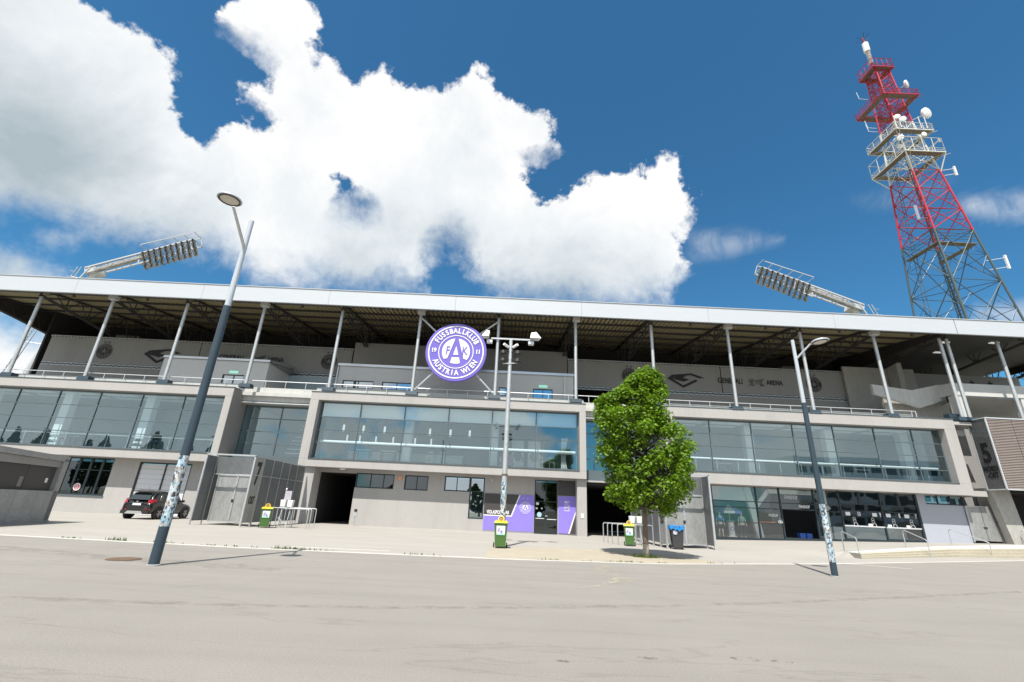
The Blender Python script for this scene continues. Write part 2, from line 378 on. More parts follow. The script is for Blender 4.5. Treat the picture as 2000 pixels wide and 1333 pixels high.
    # crisp on the upper sunlit billows, soft where the cloud is thin
    soft = mth('MULTIPLY_ADD', nz_(5, 3, .5), 60, -14); soft = mth('MULTIPLY', soft, .9); soft = mth('ADD', soft, mth('MULTIPLY', attr('soft'), 85)); soft = mth('MAXIMUM', soft, 17)
    al = mth('DIVIDE', mth('ADD', f, mth('MULTIPLY_ADD', attr('soft'), 30, 8)), soft, clamp=True); sm = N('ShaderNodeMapRange'); sm.interpolation_type = 'SMOOTHSTEP'; L(al, sm.inputs[0])
    wis = mth('MULTIPLY', attr('thin'), mth('MULTIPLY_ADD', nz_(16, 8, .65, .6), 3.2, -.95, True), clamp=True)
    alpha = mth('MAXIMUM', sm.outputs[0], wis)
    dp = mth('ADD', mth('MULTIPLY', attr('thick'), 1.0), mth('MULTIPLY', mth('SUBTRACT', nz_(4.6, 9, .6, .3), .50), 1.25))
    dp = mth('ADD', dp, mth('MULTIPLY', n2, .22), clamp=True)
    rmp = N('ShaderNodeValToRGB'); cr = rmp.color_ramp; cr.elements[0].position = .0; cr.elements[0].color = (1.0, 1.0, 1.0, 1); cr.elements[1].position = 1; cr.elements[1].color = (.43, .51, .56, 1)
    e_ = cr.elements.new(.28); e_.color = (.84, .885, .915, 1)
    L(dp, rmp.inputs[0])
    em = N('ShaderNodeEmission'); L(rmp.outputs[0], em.inputs[0]); em.inputs[1].default_value = .67
    tr = N('ShaderNodeBsdfTransparent'); mx = N('ShaderNodeMixShader'); L(alpha, mx.inputs[0]); L(tr.outputs[0], mx.inputs[1]); L(em.outputs[0], mx.inputs[2]); L(mx.outputs[0], n.nodes['Material Output'].inputs[0])
    me.materials.append(m)
    o = place(bpy.data.objects.new('sky', me), None, (0, 0, 0)); tag(o, kind='structure')
build_sky()

# ------------------------------------------------------------------ ground, road, pavement
def pl(pts, x):
    for (x0, y0), (x1, y1) in zip(pts, pts[1:]):
        if x <= x1 or (x1, y1) == pts[-1]: return y0 + (y1 - y0) * (x - x0) / (x1 - x0)
    return pts[-1][1]
KERB = [(-80, 19.2), (-30, 17.2), (-16.75, 16.75), (-8, 16.25), (0.3, 16.55), (5.7, 17.4), (12.8, 20.3), (31, 29.5), (75, 51)]
def yk(x): return pl(KERB, x)
def hp(x): return .0305 * max(0, x - 10)
STB = [(17.9, 24.7), (27.8, 30.2), (36.0, 32.6), (60, 33.6)]
def ground_mats():
    asph = mat('pale_worn_asphalt', (.275, .256, .232), .92, var=.16, scale=42, bump=.8, bscale=110, var2=.05, scale2=.5)
    n = asph.node_tree; P = n.nodes['Principled BSDF']; src = P.inputs['Base Color'].links[0].from_socket
    tc = n.nodes.new('ShaderNodeTexCoord'); mp = n.nodes.new('ShaderNodeMapping'); mp.inputs['Scale'].default_value = (.05, 1.4, 1); n.links.new(tc.outputs['Object'], mp.inputs[0])
    t = n.nodes.new('ShaderNodeTexNoise'); t.inputs['Scale'].default_value = 1.2; t.inputs['Detail'].default_value = 5; n.links.new(mp.outputs[0], t.inputs['Vector'])
    mr = n.nodes.new('ShaderNodeMapRange'); mr.inputs[1].default_value = .35; mr.inputs[2].default_value = .7; mr.inputs[3].default_value = 1.03; mr.inputs[4].default_value = .945; n.links.new(t.outputs['Fac'], mr.inputs[0])
    # thin wandering cracks
    vo = n.nodes.new('ShaderNodeTexNoise'); vo.inputs['Scale'].default_value = .55; vo.inputs['Detail'].default_value = 6; mp2 = n.nodes.new('ShaderNodeMapping'); mp2.inputs['Scale'].default_value = (.18, 1, 1); n.links.new(tc.outputs['Object'], mp2.inputs[0]); n.links.new(mp2.outputs[0], vo.inputs['Vector'])
    ab = n.nodes.new('ShaderNodeMath'); ab.operation = 'SUBTRACT'; n.links.new(vo.outputs['Fac'], ab.inputs[0]); ab.inputs[1].default_value = .5
    a2 = n.nodes.new('ShaderNodeMath'); a2.operation = 'ABSOLUTE'; n.links.new(ab.outputs[0], a2.inputs[0])
    m3 = n.nodes.new('ShaderNodeMapRange'); m3.inputs[1].default_value = 0; m3.inputs[2].default_value = .006; m3.inputs[3].default_value = .86; m3.inputs[4].default_value = 1; n.links.new(a2.outputs[0], m3.inputs[0])
    k = n.nodes.new('ShaderNodeMath'); k.operation = 'MULTIPLY'; n.links.new(mr.outputs[0], k.inputs[0]); n.links.new(m3.outputs[0], k.inputs[1])
    vm = n.nodes.new('ShaderNodeVectorMath'); vm.operation = 'SCALE'; n.links.new(src, vm.inputs[0]); n.links.new(k.outputs[0], vm.inputs['Scale']); n.links.new(vm.outputs[0], P.inputs['Base Color'])
    return asph
asphalt = ground_mats()
pave = mat('pale_concrete_paving', (.345, .325, .295), .9, var=.04, scale=60, bump=.3, bscale=150, var2=.07, scale2=.5, stretch=(.45, 1.3, 1))
far = mat('far_ground', (.20, .20, .15), .95, var=.2, scale=.05)
g = MB(); N_ = 24
for i in range(N_):
    for j in range(N_):
        s_ = 1600 / N_; x0 = -800 + i * s_; y0 = -800 + j * s_
        g.face([(x0, y0, -.05), (x0 + s_, y0, -.05), (x0 + s_, y0 + s_, -.05), (x0, y0 + s_, -.05)])
tag(g.build('ground', far), kind='structure')
g = MB(); xs = [-80 + 2.5 * i for i in range(63)]
for a, b in zip(xs, xs[1:]): g.face([(a, -45, 0), (b, -45, 0), (b, yk(b), 0), (a, yk(a), 0)])
tag(g.build('road', asphalt), kind='structure')
def pz(x, y):
    if x > 17.9:
        top = pl(STB, x) + .75
        return hp(x) if y >= top - .001 else 0.0
    u_ = min(1, max(0, (x - 12) / 5.9)); u_ = u_ * u_ * (3 - 2 * u_); yc = (yk(x) + 1.5) * (1 - u_) + 25.2 * u_; wd = 5.0 * (1 - u_) + .3 * u_
    k = min(1, max(0, (y - yc) / wd)); return hp(x) * k * k * (3 - 2 * k)
g = MB(); xs = [-80 + 1.0 * i for i in range(98)] + [17.9]; xs = sorted(xs)
for a, b in zip(xs, xs[1:]):
    if b > 17.95: continue
    ny = 40
    for j in range(ny):
        q = []
        for x, t in ((a, j), (b, j), (b, j + 1), (a, j + 1)):
            y = yk(x) + .14 + (37.5 - yk(x) - .14) * t / ny; q.append((x, y, pz(x, y) + .012))
        g.face(q)
xr = [17.9 + 1.0 * i for i in range(44)]
for a, b in zip(xr, xr[1:]):
    g.face([(a, yk(a) + .14, .012), (b, yk(b) + .14, .012), (b, pl(STB, b) + .9, .012), (a, pl(STB, a) + .9, .012)])
    g.face([(a, pl(STB, a) + .75, hp(a) + .012), (b, pl(STB, b) + .75, hp(b) + .012), (b, 60, hp(b) + .012), (a, 60, hp(a) + .012)])
tag(g.build('plaza', pave), kind='structure')
# inside slab under the building
tag(MB().box(-60, 10, 37.5, 60, -.04, .01).build('stadium_floor', concrete), kind='structure')
tag(MB().box(17.86, 17.92, 24.7, 37, -.03, hp(17.9) + .008).build('ramp_side', pave), kind='structure')
# kerb, stone by stone
kst = mat('kerb_concrete', (.62, .60, .56), .85, var=.08, scale=3)
kerb = place(bpy.data.objects.new('kerb', None), None, (0, 16.5, 0)); tag(kerb, kind='structure')
x = -40.0
while x < 46:
    y0, y1 = yk(x), yk(x + 1.0); L = math.hypot(1, y1 - y0)
    me = MB().box(0, L - .012, 0, .11, -.08, .018).mesh('kerb_stone', kst)
    inst(me, 'kerb_stone', kerb, (x, y0, 0), (0, 0, math.atan2(y1 - y0, 1))); x += 1.0
# stairs on the right
steps = place(bpy.data.objects.new('stairs', None), None, (17.9, 24.7, 0)); tag(steps, kind='structure')
stone = mat('sandy_step_stone', (.44, .40, .31), .9, var=.10, scale=2.5, bump=.3, bscale=50)
edge_m = mat('bleached_step_edge', (.66, .65, .62), .85, var=.04, scale=3)
for k in range(4):
    mb = MB(); xs = [17.9 + 1.0 * i for i in range(36)]
    for a, b in zip(xs, xs[1:]):
        dy = .19 * k
        za, zb = hp(a) * (k + 1) / 4, hp(b) * (k + 1) / 4
        y0a, y0b = pl(STB, a) + dy, pl(STB, b) + dy
        mb.hexa([(a, y0a, -.02), (b, y0b, -.02), (b, y0b + .42, -.02), (a, y0a + .42, -.02)], [(a, y0a, za + .014), (b, y0b, zb + .014), (b, y0b + .42, zb + .014), (a, y0a + .42, za + .014)])
    mb.build('step', stone if k < 3 else edge_m, steps)
# sandy patch round the tree, sand on the road, patches
sand = mat('yellow_gravel', (.385, .34, .265), .95, var=.12, scale=90, bump=.5, bscale=160, var2=.1, scale2=1.2)
g = MB()
xs = [-.55 + .42 * i for i in range(22)]
def ptop(x): return 21.3 + 1.2 * math.sin(max(0, x) * .35) - max(0, x - 5) * .85
for a, b in zip(xs, xs[1:]):
    ya, yb = max(yk(a) + .16, ptop(a)), max(yk(b) + .16, ptop(b))
    g.face([(a, yk(a) + .13, .020), (b, yk(b) + .13, .020), (b, yb, .020), (a, ya, .020)])
tag(g.build('gravel_patch', sand), kind='structure')
def alpha_patch(name, col, scale, lo, hi, rough=.95):
    m = bpy.data.materials.new(name); m.use_nodes = True; n = m.node_tree; P = n.nodes['Principled BSDF']; P.inputs['Base Color'].default_value = (*col, 1); P.inputs['Roughness'].default_value = rough
    tc = n.nodes.new('ShaderNodeTexCoord'); t = n.nodes.new('ShaderNodeTexNoise'); t.inputs['Scale'].default_value = scale; t.inputs['Detail'].default_value = 7; t.inputs['Roughness'].default_value = .7; n.links.new(tc.outputs['Object'], t.inputs['Vector'])
    mr = n.nodes.new('ShaderNodeMapRange'); mr.inputs[1].default_value = lo; mr.inputs[2].default_value = hi; n.links.new(t.outputs['Fac'], mr.inputs[0]); n.links.new(mr.outputs[0], P.inputs['Alpha']); return m
spill = alpha_patch('thin_sand', (.46, .41, .33), 4, .44, .7)
oil = alpha_patch('oil_mark', (.11, .10, .09), 7, .50, .74, .75)
dirtm = alpha_patch('tyre_dirt', (.12, .11, .10), 1.6, .5, .85)
def ribbon(pts, z=.006):
    mb = MB()
    for (x0, y0, w0), (x1, y1, w1) in zip(pts, pts[1:]):
        d = Vector((x1 - x0, y1 - y0)); d.normalize(); nx_, ny_ = -d.y, d.x
        mb.face([(x0 - nx_*w0, y0 - ny_*w0, z), (x0 + nx_*w0, y0 + ny_*w0, z), (x1 + nx_*w1, y1 + ny_*w1, z), (x1 - nx_*w1, y1 - ny_*w1, z)])
    return mb
sp = ribbon([(3.25, 16.3, .12), (3.1, 15.4, .26), (2.8, 14.2, .2), (3.0, 13.3, .18), (2.8, 12.4, .22), (2.3, 11.7, .08), (1.7, 11.1, .03)])
sp.v += []; tag(sp.build('sand_spill', spill), 'streak of pale sand swept across the asphalt below the kerb', 'sand', kind='stuff')
tag(ribbon([(3.45, 13.3, .18), (3.1, 12.6, .18), (2.7, 12.2, .05)], .0065).build('sand_trail', spill), 'short fan of pale sand beside the longer sand streak', 'sand', kind='stuff')
def blotch(cx, cy, rx, ry, m, name, z=.005):
    return MB().face([(cx + rx * math.cos(2*PI*i/16) * rnd.uniform(.8, 1.1), cy + ry * math.sin(2*PI*i/16) * rnd.uniform(.8, 1.1), z) for i in range(16)]).build(name, m)
for k_, (x_, y_, a_, b_, lb) in enumerate([(-8.11, 9.86, .12, .12, 'small dark round oil spot on the asphalt left of the lamp foot'), (2.95, 6.35, .20, .1, 'dark oil mark on the asphalt in the lower right foreground'), (3.35, 6.3, .15, .08, 'fainter oil mark right of the darker one on the asphalt'), (1.75, 6.2, .13, .07, 'thin dark mark on the asphalt below the right lamp'), (.75, 5.95, .1, .05, 'small dark mark in the middle foreground asphalt')]):
    tag(blotch(x_, y_, a_, b_, oil, 'oil_stain'), lb, 'stain')
# worn paving seams across the road
def seam(pts, wd, m, name, z):
    out = []
    for (x0, y0), (x1, y1) in zip(pts, pts[1:]):
        n_ = max(2, int(abs(x1 - x0) / .12))
        for i in range(n_):
            t = i / n_; x = x0 + (x1 - x0) * t; y = y0 + (y1 - y0) * t + .05 * noise.noise(Vector((x * 2.1, 3.3, z * 1000))) + .02 * noise.noise(Vector((x * 9, 1, 1)))
            out.append((x, y, wd * (.6 + .8 * abs(noise.noise(Vector((x * 1.3, 7, 2)))))))
    o = ribbon(out, z).build(name, m); tag(o, kind='structure'); return o
crackm = alpha_patch('seam_dirt', (.225, .208, .19), 7, .45, .95); bandm = alpha_patch('worn_band', (.252, .232, .21), 2.5, .42, 1.1)
seam([(-7.41, 7.77), (-5.58, 7.86), (-3.73, 8.02), (-1.84, 8.3), (0.21, 8.77), (3.07, 9.57), (5.45, 10.44), (9.31, 11.99), (14.87, 14.37)], .013, crackm, 'road', .003); seam([(-7.86, 11.54), (-6.4, 11.44), (-4.38, 11.54), (-2.08, 11.65), (0.26, 12.16), (3.57, 13.06), (7.7, 14.58), (13.38, 17.03), (22.3, 21.3)], .012, crackm, 'road', .0035)
seam([(-7.41, 7.77), (-5.58, 7.86), (-3.73, 8.02), (-1.84, 8.3), (0.21, 8.77), (3.07, 9.57), (5.45, 10.44), (9.31, 11.99), (14.87, 14.37)], .16, bandm, 'road', .002); seam([(-17, 14.2), (-12, 13.2), (-8, 12.2), (-5, 11.9)], .5, bandm, 'road', .0025)
linem = alpha_patch('worn_white_paint', (.72, .72, .70), 9, .3, .45)
tag(ribbon([(14.3, 20.9 + .35, .06), (16.5, 20.1, .06)], .0165).build('painted_line', linem), 'worn white painted line running off the pavement by the right lamp', 'line')
tag(ribbon([(-3.9, 17.4, .05), (-7.3, 17.3, .05)], .0165).build('lettering_line', linem), 'worn row of white paint marks along the pavement edge', 'line')
# manhole
mh = thing('manhole_cover', 'round rusty manhole cover in the asphalt left of the near lamp', 'manhole', (-9.2, 12.4, 0))
rust = mat('rusty_iron', (.16, .105, .07), .8, .3, var=.3, scale=14, bump=.6, bscale=60)
MB().lathe((-9.2, 12.4, 0), [(.36, .001), (.36, .012), (.33, .014)], 32).build('frame', rust, mh)
MB().lathe((-9.2, 12.4, 0), [(.31, .002), (.31, .016)], 32).build('lid', rust, mh)
# weeds along the kerb
def leafmat(name, col, tr=.35, rough=.45):
    m = bpy.data.materials.new(name); m.use_nodes = True; n = m.node_tree; P = n.nodes['Principled BSDF']; P.inputs['Roughness'].default_value = rough; P.inputs['Specular IOR Level'].default_value = .35
    oi = n.nodes.new('ShaderNodeNewGeometry'); t = n.nodes.new('ShaderNodeMapRange'); n.links.new(oi.outputs['Random Per Island'], t.inputs[0]); t.inputs[3].default_value = .6; t.inputs[4].default_value = 1.4
    vm = n.nodes.new('ShaderNodeVectorMath'); vm.operation = 'SCALE'; vm.inputs[0].default_value = col; n.links.new(t.outputs[0], vm.inputs['Scale']); n.links.new(vm.outputs[0], P.inputs['Base Color'])
    T = n.nodes.new('ShaderNodeBsdfTranslucent'); n.links.new(vm.outputs[0], T.inputs[0]); M = n.nodes.new('ShaderNodeMixShader'); M.inputs[0].default_value = tr
    n.links.new(P.outputs[0], M.inputs[1]); n.links.new(T.outputs[0], M.inputs[2]); n.links.new(M.outputs[0], n.nodes['Material Output'].inputs[0]); return m
weedm = leafmat('weed_green', (.10, .15, .03)); 
wm = MB()
spots = [(-12.8, .7), (-11.2, .35), (-7.2, .6), (-6.9, .5), (-6.6, .4), (-5.6, .2), (-3, .2), (1.5, .3), (4.2, .3), (7.8, .2), (-14.5, .2)]
for x0, s_ in spots + [(rnd.uniform(-15, 9), .15) for _ in range(24)]:
    for _ in range(int(60 * s_)):
        x = x0 + rnd.gauss(0, .18); y = yk(x) + .14 + rnd.uniform(0, .05); h = rnd.uniform(.03, .14) * (.5 + s_); a = rnd.uniform(0, PI); dx = .02 * math.cos(a); dy = .02 * math.sin(a); lx = rnd.gauss(0, .03)
        wm.face([(x - dx, y - dy, .01), (x + dx, y + dy, .01), (x + lx, y + rnd.gauss(0, .03), h)])
tag(wm.build('weeds', weedm), 'low green weeds growing in the joint behind the kerb', 'weeds', kind='stuff')

# ================================================================== STADIUM
WY = 35.0
st = thing('stadium', 'long stadium stand with three beige framed glass boxes under a white edged roof', 'stadium', (0, WY, 0))
def wall_with_holes(mb, x0, x1, z0, z1, holes, y0, y1):
    xs = sorted({x0, x1} | {h[0] for h in holes} | {h[1] for h in holes}); zs = sorted({z0, z1} | {h[2] for h in holes} | {h[3] for h in holes})
    for zi in range(len(zs) - 1):
        run = None
        for xi in range(len(xs) - 1):
            cx, cz = (xs[xi] + xs[xi+1]) / 2, (zs[zi] + zs[zi+1]) / 2
            solid = x0 <= cx <= x1 and z0 <= cz <= z1 and not any(h[0] < cx < h[1] and h[2] < cz < h[3] for h in holes)
            if solid: run = run if run is not None else xs[xi]
            if (not solid) and run is not None: mb.box(run, xs[xi], y0, y1, zs[zi], zs[zi+1]); run = None
        if run is not None: mb.box(run, xs[-1], y0, y1, zs[zi], zs[zi+1])
    return mb
BOXES = [  # outer x0,x1,z0,z1, opening x0,x1,z0,z1, mullions
    ('L', -52.0, -20.84, 3.82, 9.30, -51.4, -21.36, 4.40, 8.64, [-50.0, -46.8, -43.6, -40.4, -37.26, -34.2, -31.1, -27.9, -24.7], [5.58, 6.54, 7.52]),
    ('C', -14.95, 5.80, 3.82, 9.27, -14.31, 5.32, 4.36, 8.66, [-11.23, -7.87, -4.53, -1.22, 2.13], [5.58, 6.54, 7.52]),
    ('R', 11.7, 33.68, 3.92, 9.42, 12.3, 32.82, 4.72, 8.66, [15.28, 18.45, 21.62, 24.71, 27.83, 30.71], [5.66, 6.66, 7.6])]
FY, GY = 33.9, 34.46
def glazing(name, x0, x1, z0, z1, y, mull, trans, gm, fm, parent=None, fr=.06, dep=.12, tilt=.0016, mw=.055):
    """window part with its own mullions, transoms and panes"""
    mb = MB()
    mb.box(x0, x1, y - .02, y + dep, z0, z0 + fr); mb.box(x0, x1, y - .02, y + dep, z1 - fr, z1)
    mb.box(x0, x0 + fr, y - .02, y + dep, z0 + fr, z1 - fr); mb.box(x1 - fr, x1, y - .02, y + dep, z0 + fr, z1 - fr)
    W = mb.build(name, fm, parent or st, ((x0 + x1) / 2, y, z0))
    xs = [x0 + fr] + list(mull) + [x1 - fr]; zs = [z0 + fr] + list(trans) + [z1 - fr]
    if mull:
        me = MB().box(-mw / 2, mw / 2, 0, dep, 0, z1 - z0 - 2 * fr).mesh('mullion', fm)
        for m_ in mull: inst(me, 'mullion', W, (m_, y - .012, z0 + fr))
    if trans:
        me = MB().box(0, x1 - x0 - 2 * fr, 0, dep - .03, -.025, .025).mesh('transom', fm)
        for t_ in trans: inst(me, 'transom', W, (x0 + fr, y - .004, t_))
    cache = {}
    for a, b in zip(xs, xs[1:]):
        for c, d in zip(zs, zs[1:]):
            k = (round(b - a, 2), round(d - c, 2))
            if k not in cache: cache[k] = MB().face([(-k[0]/2, 0, -k[1]/2), (k[0]/2, 0, -k[1]/2), (k[0]/2, 0, k[1]/2), (-k[0]/2, 0, k[1]/2)]).mesh('pane', gm)
            inst(cache[k], 'pane', W, ((a + b) / 2, y + .04, (c + d) / 2), (rnd.gauss(0, tilt), 0, rnd.gauss(0, tilt)))
    return W
for key, x0, x1, z0, z1, a0, a1, b0, b1, mull, tr in BOXES:
    mb = MB()
    mb.box(x0, x1, FY, WY + 1.0, z0, b0); mb.box(x0, x1, FY, WY + 1.0, b1, z1)
    mb.box(x0, a0, FY, WY + 1.0, b0, b1); mb.box(a1, x1, FY, WY + 1.0, b0, b1)
    if key == 'L': MB().box(x1 + .002, x1 + .02, FY + .01, WY + 1.0, z0 + .01, z1 - .01).build('side_plate', plaster_d, st)  # thin darker plate over the right side face of the left frame
    o = mb.build('projecting_frame', plaster, st, ((x0 + x1) / 2, FY, z0)); bevel(o, .012, 1)
    MB().box(x0 - .03, x1 + .03, FY - .04, WY, z1 + .001, z1 + .045).build('coping', midframe, o)
    MB().box(a0 + .02, a1 - .02, FY - .05, GY - .03, b0 + .002, b0 + .05).build('sill', midframe, o)
    glazing('window_band', a0, a1, b0 + .055, b1, GY, mull, tr, glass_u, midframe, fr=.09)
    # room behind
    yb = 41.5
    r = MB(); r.box(a0, a1, GY + .35, yb, b0 - .35, b0 - .05); r.build('room_floor', floor_m, st)
    r = MB(); r.box(a0, a1, GY + .35, yb, 8.75, 8.9); r.box(a0, a1, yb, yb + .1, b0 - .05, 8.75); r.build('room_wall', room_g if key == 'C' else room_g, st)
    r = MB(); r.box(a0 - .1, a0, GY + .2, yb, b0 - .05, 8.75); r.box(a1, a1 + .1, GY + .2, yb, b0 - .05, 8.75); r.build('room_wall', room_g, st)
    # ceiling rafts
    xx = a0 + .4
    while xx < a1 - 2.6:
        MB().box(xx, xx + 2.5, GY + .9, GY + 1.5, 8.60, 8.66).build('ceiling_panel', room_w, st)
        MB().box(xx, xx + 2.5, GY + 2.2, GY + 2.7, 8.60, 8.66).build('ceiling_panel', room_w, st); xx += 3.2
# white columns in the rooms
for x, y in [(-46.5, 35.5), (-40.2, 35.5), (-34.15, 35.5), (-27.8, 35.5), (-21.9, 36.2), (-7.9, 37), (-1.05, 37), (19.4, 37), (25.9, 37), (32.0, 37), (12.9, 37)]:
    MB().box(x - .32, x + .32, y - .3, y + .3, 4.45, 8.74).build('column', room_w, st)
for a, b in zip([-14.2, -11.23, -7.87, -4.53, -1.22, 2.13], [-11.23, -7.87, -4.53, -1.22, 2.13, 5.22]):
    MB().box(a + .05, b - .05, GY + .2, GY + .22, 7.56, 8.6).build('roller_blind', room_w, st)
# wide bright ledge / handrails behind the glass
smooth_by_angle(MB().tube((-14.2, 35.3, 5.78), (5.2, 35.3, 5.78), .115, n=16).build('window_ledge', white, st))
smooth_by_angle(MB().tube((12.4, 35.2, 5.83), (32.7, 35.2, 5.83), .08, n=12).build('handrail', white, st))
MB().box(-51, -21.5, 34.85, 34.93, 5.42, 5.48).build('handrail', galv, st)
pm = MB().box(-.02, .02, -.02, .02, 0, 1.2).mesh('rail_post', galv)
for x in [-50 + 1.55 * i for i in range(19)]: inst(pm, 'rail_post', st, (x, 34.89, 4.35))
for x in [12.6 + 1.58 * i for i in range(13)]: inst(pm, 'rail_post', st, (x, 34.89, 4.6))

# ground floor wall
HOLES_G = [(-32.29, -28.85, 1.18, 3.80), (-26.95, -23.1, 0, 3.66), (-13.7, -10.98, -1, 3.55), (-10.98, -8.16, 2.56, 3.60), (-7.40, -5.66, 2.56, 3.60), (-4.46, -1.5, 2.62, 3.66), (-2.58, -1.5, .80, 2.62),
           (2.17, 3.86, 0, 3.70), (5.86, 12.0, -1, 3.7), (15.15, 30.35, -1, 4.12), (30.95, 33.85, 3.25, 4.2)]
g1 = MB(); wall_with_holes(g1, -52, 15.15, -.2, 3.815, HOLES_G, WY, WY + .35); g1.build('ground_floor_wall', plaster, st)
g1 = MB(); wall_with_holes(g1, 30.35, 33.66, -.2, 4.3, HOLES_G, WY, WY + .35); g1.build('side_wall', plaster_b, st)
MB().box(30.35, 33.66, WY - .02, WY + .35, 4.3, 4.36).build('wall_cap', plaster, st)
# passages: deep dark halls
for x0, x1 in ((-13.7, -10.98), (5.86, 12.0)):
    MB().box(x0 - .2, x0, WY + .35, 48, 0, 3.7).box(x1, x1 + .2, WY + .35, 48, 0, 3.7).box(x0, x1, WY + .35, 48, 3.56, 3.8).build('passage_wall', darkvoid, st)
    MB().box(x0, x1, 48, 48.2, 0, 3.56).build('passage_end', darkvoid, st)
MB().box(-15.3, -13.75, FY + .25, WY - .002, -.2, 3.82).build('pier', plaster, st)
MB().box(5.16, 5.84, FY + .3, WY - .002, 0, 3.815).build('pier', plaster, st)
# backing rooms for ground floor windows
MB().box(-52, -13.9, 40.2, 40.4, 0, 3.8).box(-10.78, 5.66, 40.2, 40.4, 0, 3.8).build('back_wall', room_g, st)
glazing('window', -32.29, -28.85, 1.18, 3.80, WY + .1, [-31.4, -30.55, -29.7], [2.93], glass_d, dkframe, fr=.09, tilt=.004, mw=.16)
MB().box(-32.35, -28.8, WY - .06, WY + .1, 1.10, 1.18).build('window_sill', midframe, st)
glazing('window', -10.98, -8.16, 2.56, 3.60, WY + .1, [-9.9, -8.95], [], glass_d, dkframe, fr=.08, tilt=.004)
glazing('window', -7.40, -5.66, 2.56, 3.60, WY + .1, [-6.5], [], glass_d, dkframe, fr=.08, tilt=.004)
glazing('window', -4.46, -2.58, 2.62, 3.66, WY + .1, [-3.55], [], glass_w, dkframe, fr=.08, tilt=.004)
glazing('window', -2.58, -1.5, .80, 3.66, WY + .1, [], [2.66], glass_w, dkframe, fr=.09, tilt=.004)
MB().box(-2.5, -1.58, WY + .22, WY + .26, .9, 2.6).build('curtain', mat('net_curtain', (.42, .45, .46), .9, var=.15, scale=4, stretch=(6, 1, .3)), st)
glazing('window', 30.95, 33.85, 3.25, 4.2, WY + .1, [31.95, 32.9], [], glass_w, dkframe, fr=.09, tilt=.004)
# garage shutters
shut_m = mat('white_shutter', (.66, .67, .70), .6, var=.02, scale=2)
sh = MB().box(-26.95, -26.85, WY + .05, WY + .2, .02, 3.55).box(-25.06, -24.98, WY + .05, WY + .2, .02, 3.55).box(-23.2, -23.1, WY + .05, WY + .2, .02, 3.55).box(-26.95, -23.1, WY + .05, WY + .2, 3.55, 3.66).build('shutter_frame', dkframe, st)
lm = MB().box(-.89, .89, 0, .03, 0, .335).mesh('shutter_slat', shut_m)
for cx in (-25.955, -24.09):
    for i in range(10): inst(lm, 'shutter_slat', sh, (cx, WY + .12, .04 + .35 * i))
# bar door
dr = glazing('entrance_door', 2.17, 3.86, .02, 3.70, WY + .12, [3.0], [2.2], glass('door_glass', (.10, .12, .12), .06), dkframe, fr=.07)
MB().box(2.28, 2.9, WY + .04, WY + .08, 1.02, 1.07).build('push_bar', white_cap, dr); MB().box(3.1, 3.78, WY + .04, WY + .08, .98, 1.03).build('push_bar', white_cap, dr)
MB().box(2.96, 3.14, WY + .0, WY + .05, 1.2, 1.24).build('handle', white_cap, dr)
for a, b, c, d in ((2.3, 2.5, 1.95, 2.12), (2.28, 2.42, 1.65, 1.78)): MB().box(a, b, WY + .1, WY + .118, c, d).build('sticker', white, dr)
disc(2.55, 1.3, .17, WY + .09, WY + .118, 20).build('sticker', mat('pale_blue_sticker', (.35, .55, .7), .5), dr)
disc(2.72, 1.72, .06, WY + .09, WY + .118, 16).build('sticker', white, dr)
MB().box(3.87, 5.15, WY - .012, WY - .001, 2.66, 3.72).build('dark_wall_panel', darkpanel, st)
# little wall fittings
for x, z in ((-1.0, 3.45), (.0, 3.42)):
    MB().lathe((x, WY - .12, z), [(.02, 0), (.06, .02), (.06, .1)], 12).build('wall_lamp', white_cap, st)
MB().box(-7.86, -7.62, WY - .1, WY - .001, 3.2, 3.5).build('alarm_box', mat('orange_box', (.75, .35, .2), .5), st)
MB().box(5.42, 5.62, FY + .27, FY + .3, 1.2, 1.5).build('wall_box', white, st)
for x in (-14.2, -11.9, 7.4): MB().lathe((x, WY - .5, 3.70), [(.02, 0), (.2, .03), (.24, .11)], 16).build('ceiling_lamp', white, st)

# link glazing between boxes
for x0, x1 in ((-20.84, -14.95), (5.8, 11.7)):
    glazing('link_window', x0, x1, 4.55, 8.42, 36.0, [x0 + 2.95], [5.45, 6.4, 7.4], glass_u, midframe, fr=.07)
    b = MB().box(x0, x1, 35.4, 36.6, 8.42, 9.15).box(x0, x1, 35.25, 35.4, 8.62, 9.2); b.build('concrete_beam', concrete_l, st)
    MB().box(x0, x1, 35.1, 36.6, 8.44, 8.50).build('drip_edge', white_cap, st)
    MB().box(x0, x1, 35.2, 36.6, 3.82, 4.55).build('spandrel', midframe, st)
    MB().box(x0, x1, 36.6, 42, 3.9, 4.5).build('room_floor', floor_m, st)
    MB().box(x0, x1, 42, 42.1, 4.5, 9).build('room_wall', room_g, st)
    MB().box(x0 - .12, x0, 36.2, 42, 4.5, 9).box(x1, x1 + .12, 36.2, 42, 4.5, 9).build('room_wall', room_g, st)
    MB().box(x0 + .3, x0 + .36, 36.6, 41, 4.5, 8.4).build('partition', room_w, st)
    for k in range(9): MB().box(x0 + 3.1, x1 - .2, 37.2 + k * .3, 37.45 + k * .3, 4.6 + k * .36, 4.66 + k * .36).build('stair_tread', room_w, st)
# wall under left link
MB().box(-20.84, -15.3, WY + .01, WY + .3, -.2, 3.82).build('link_wall', plaster_d, st)

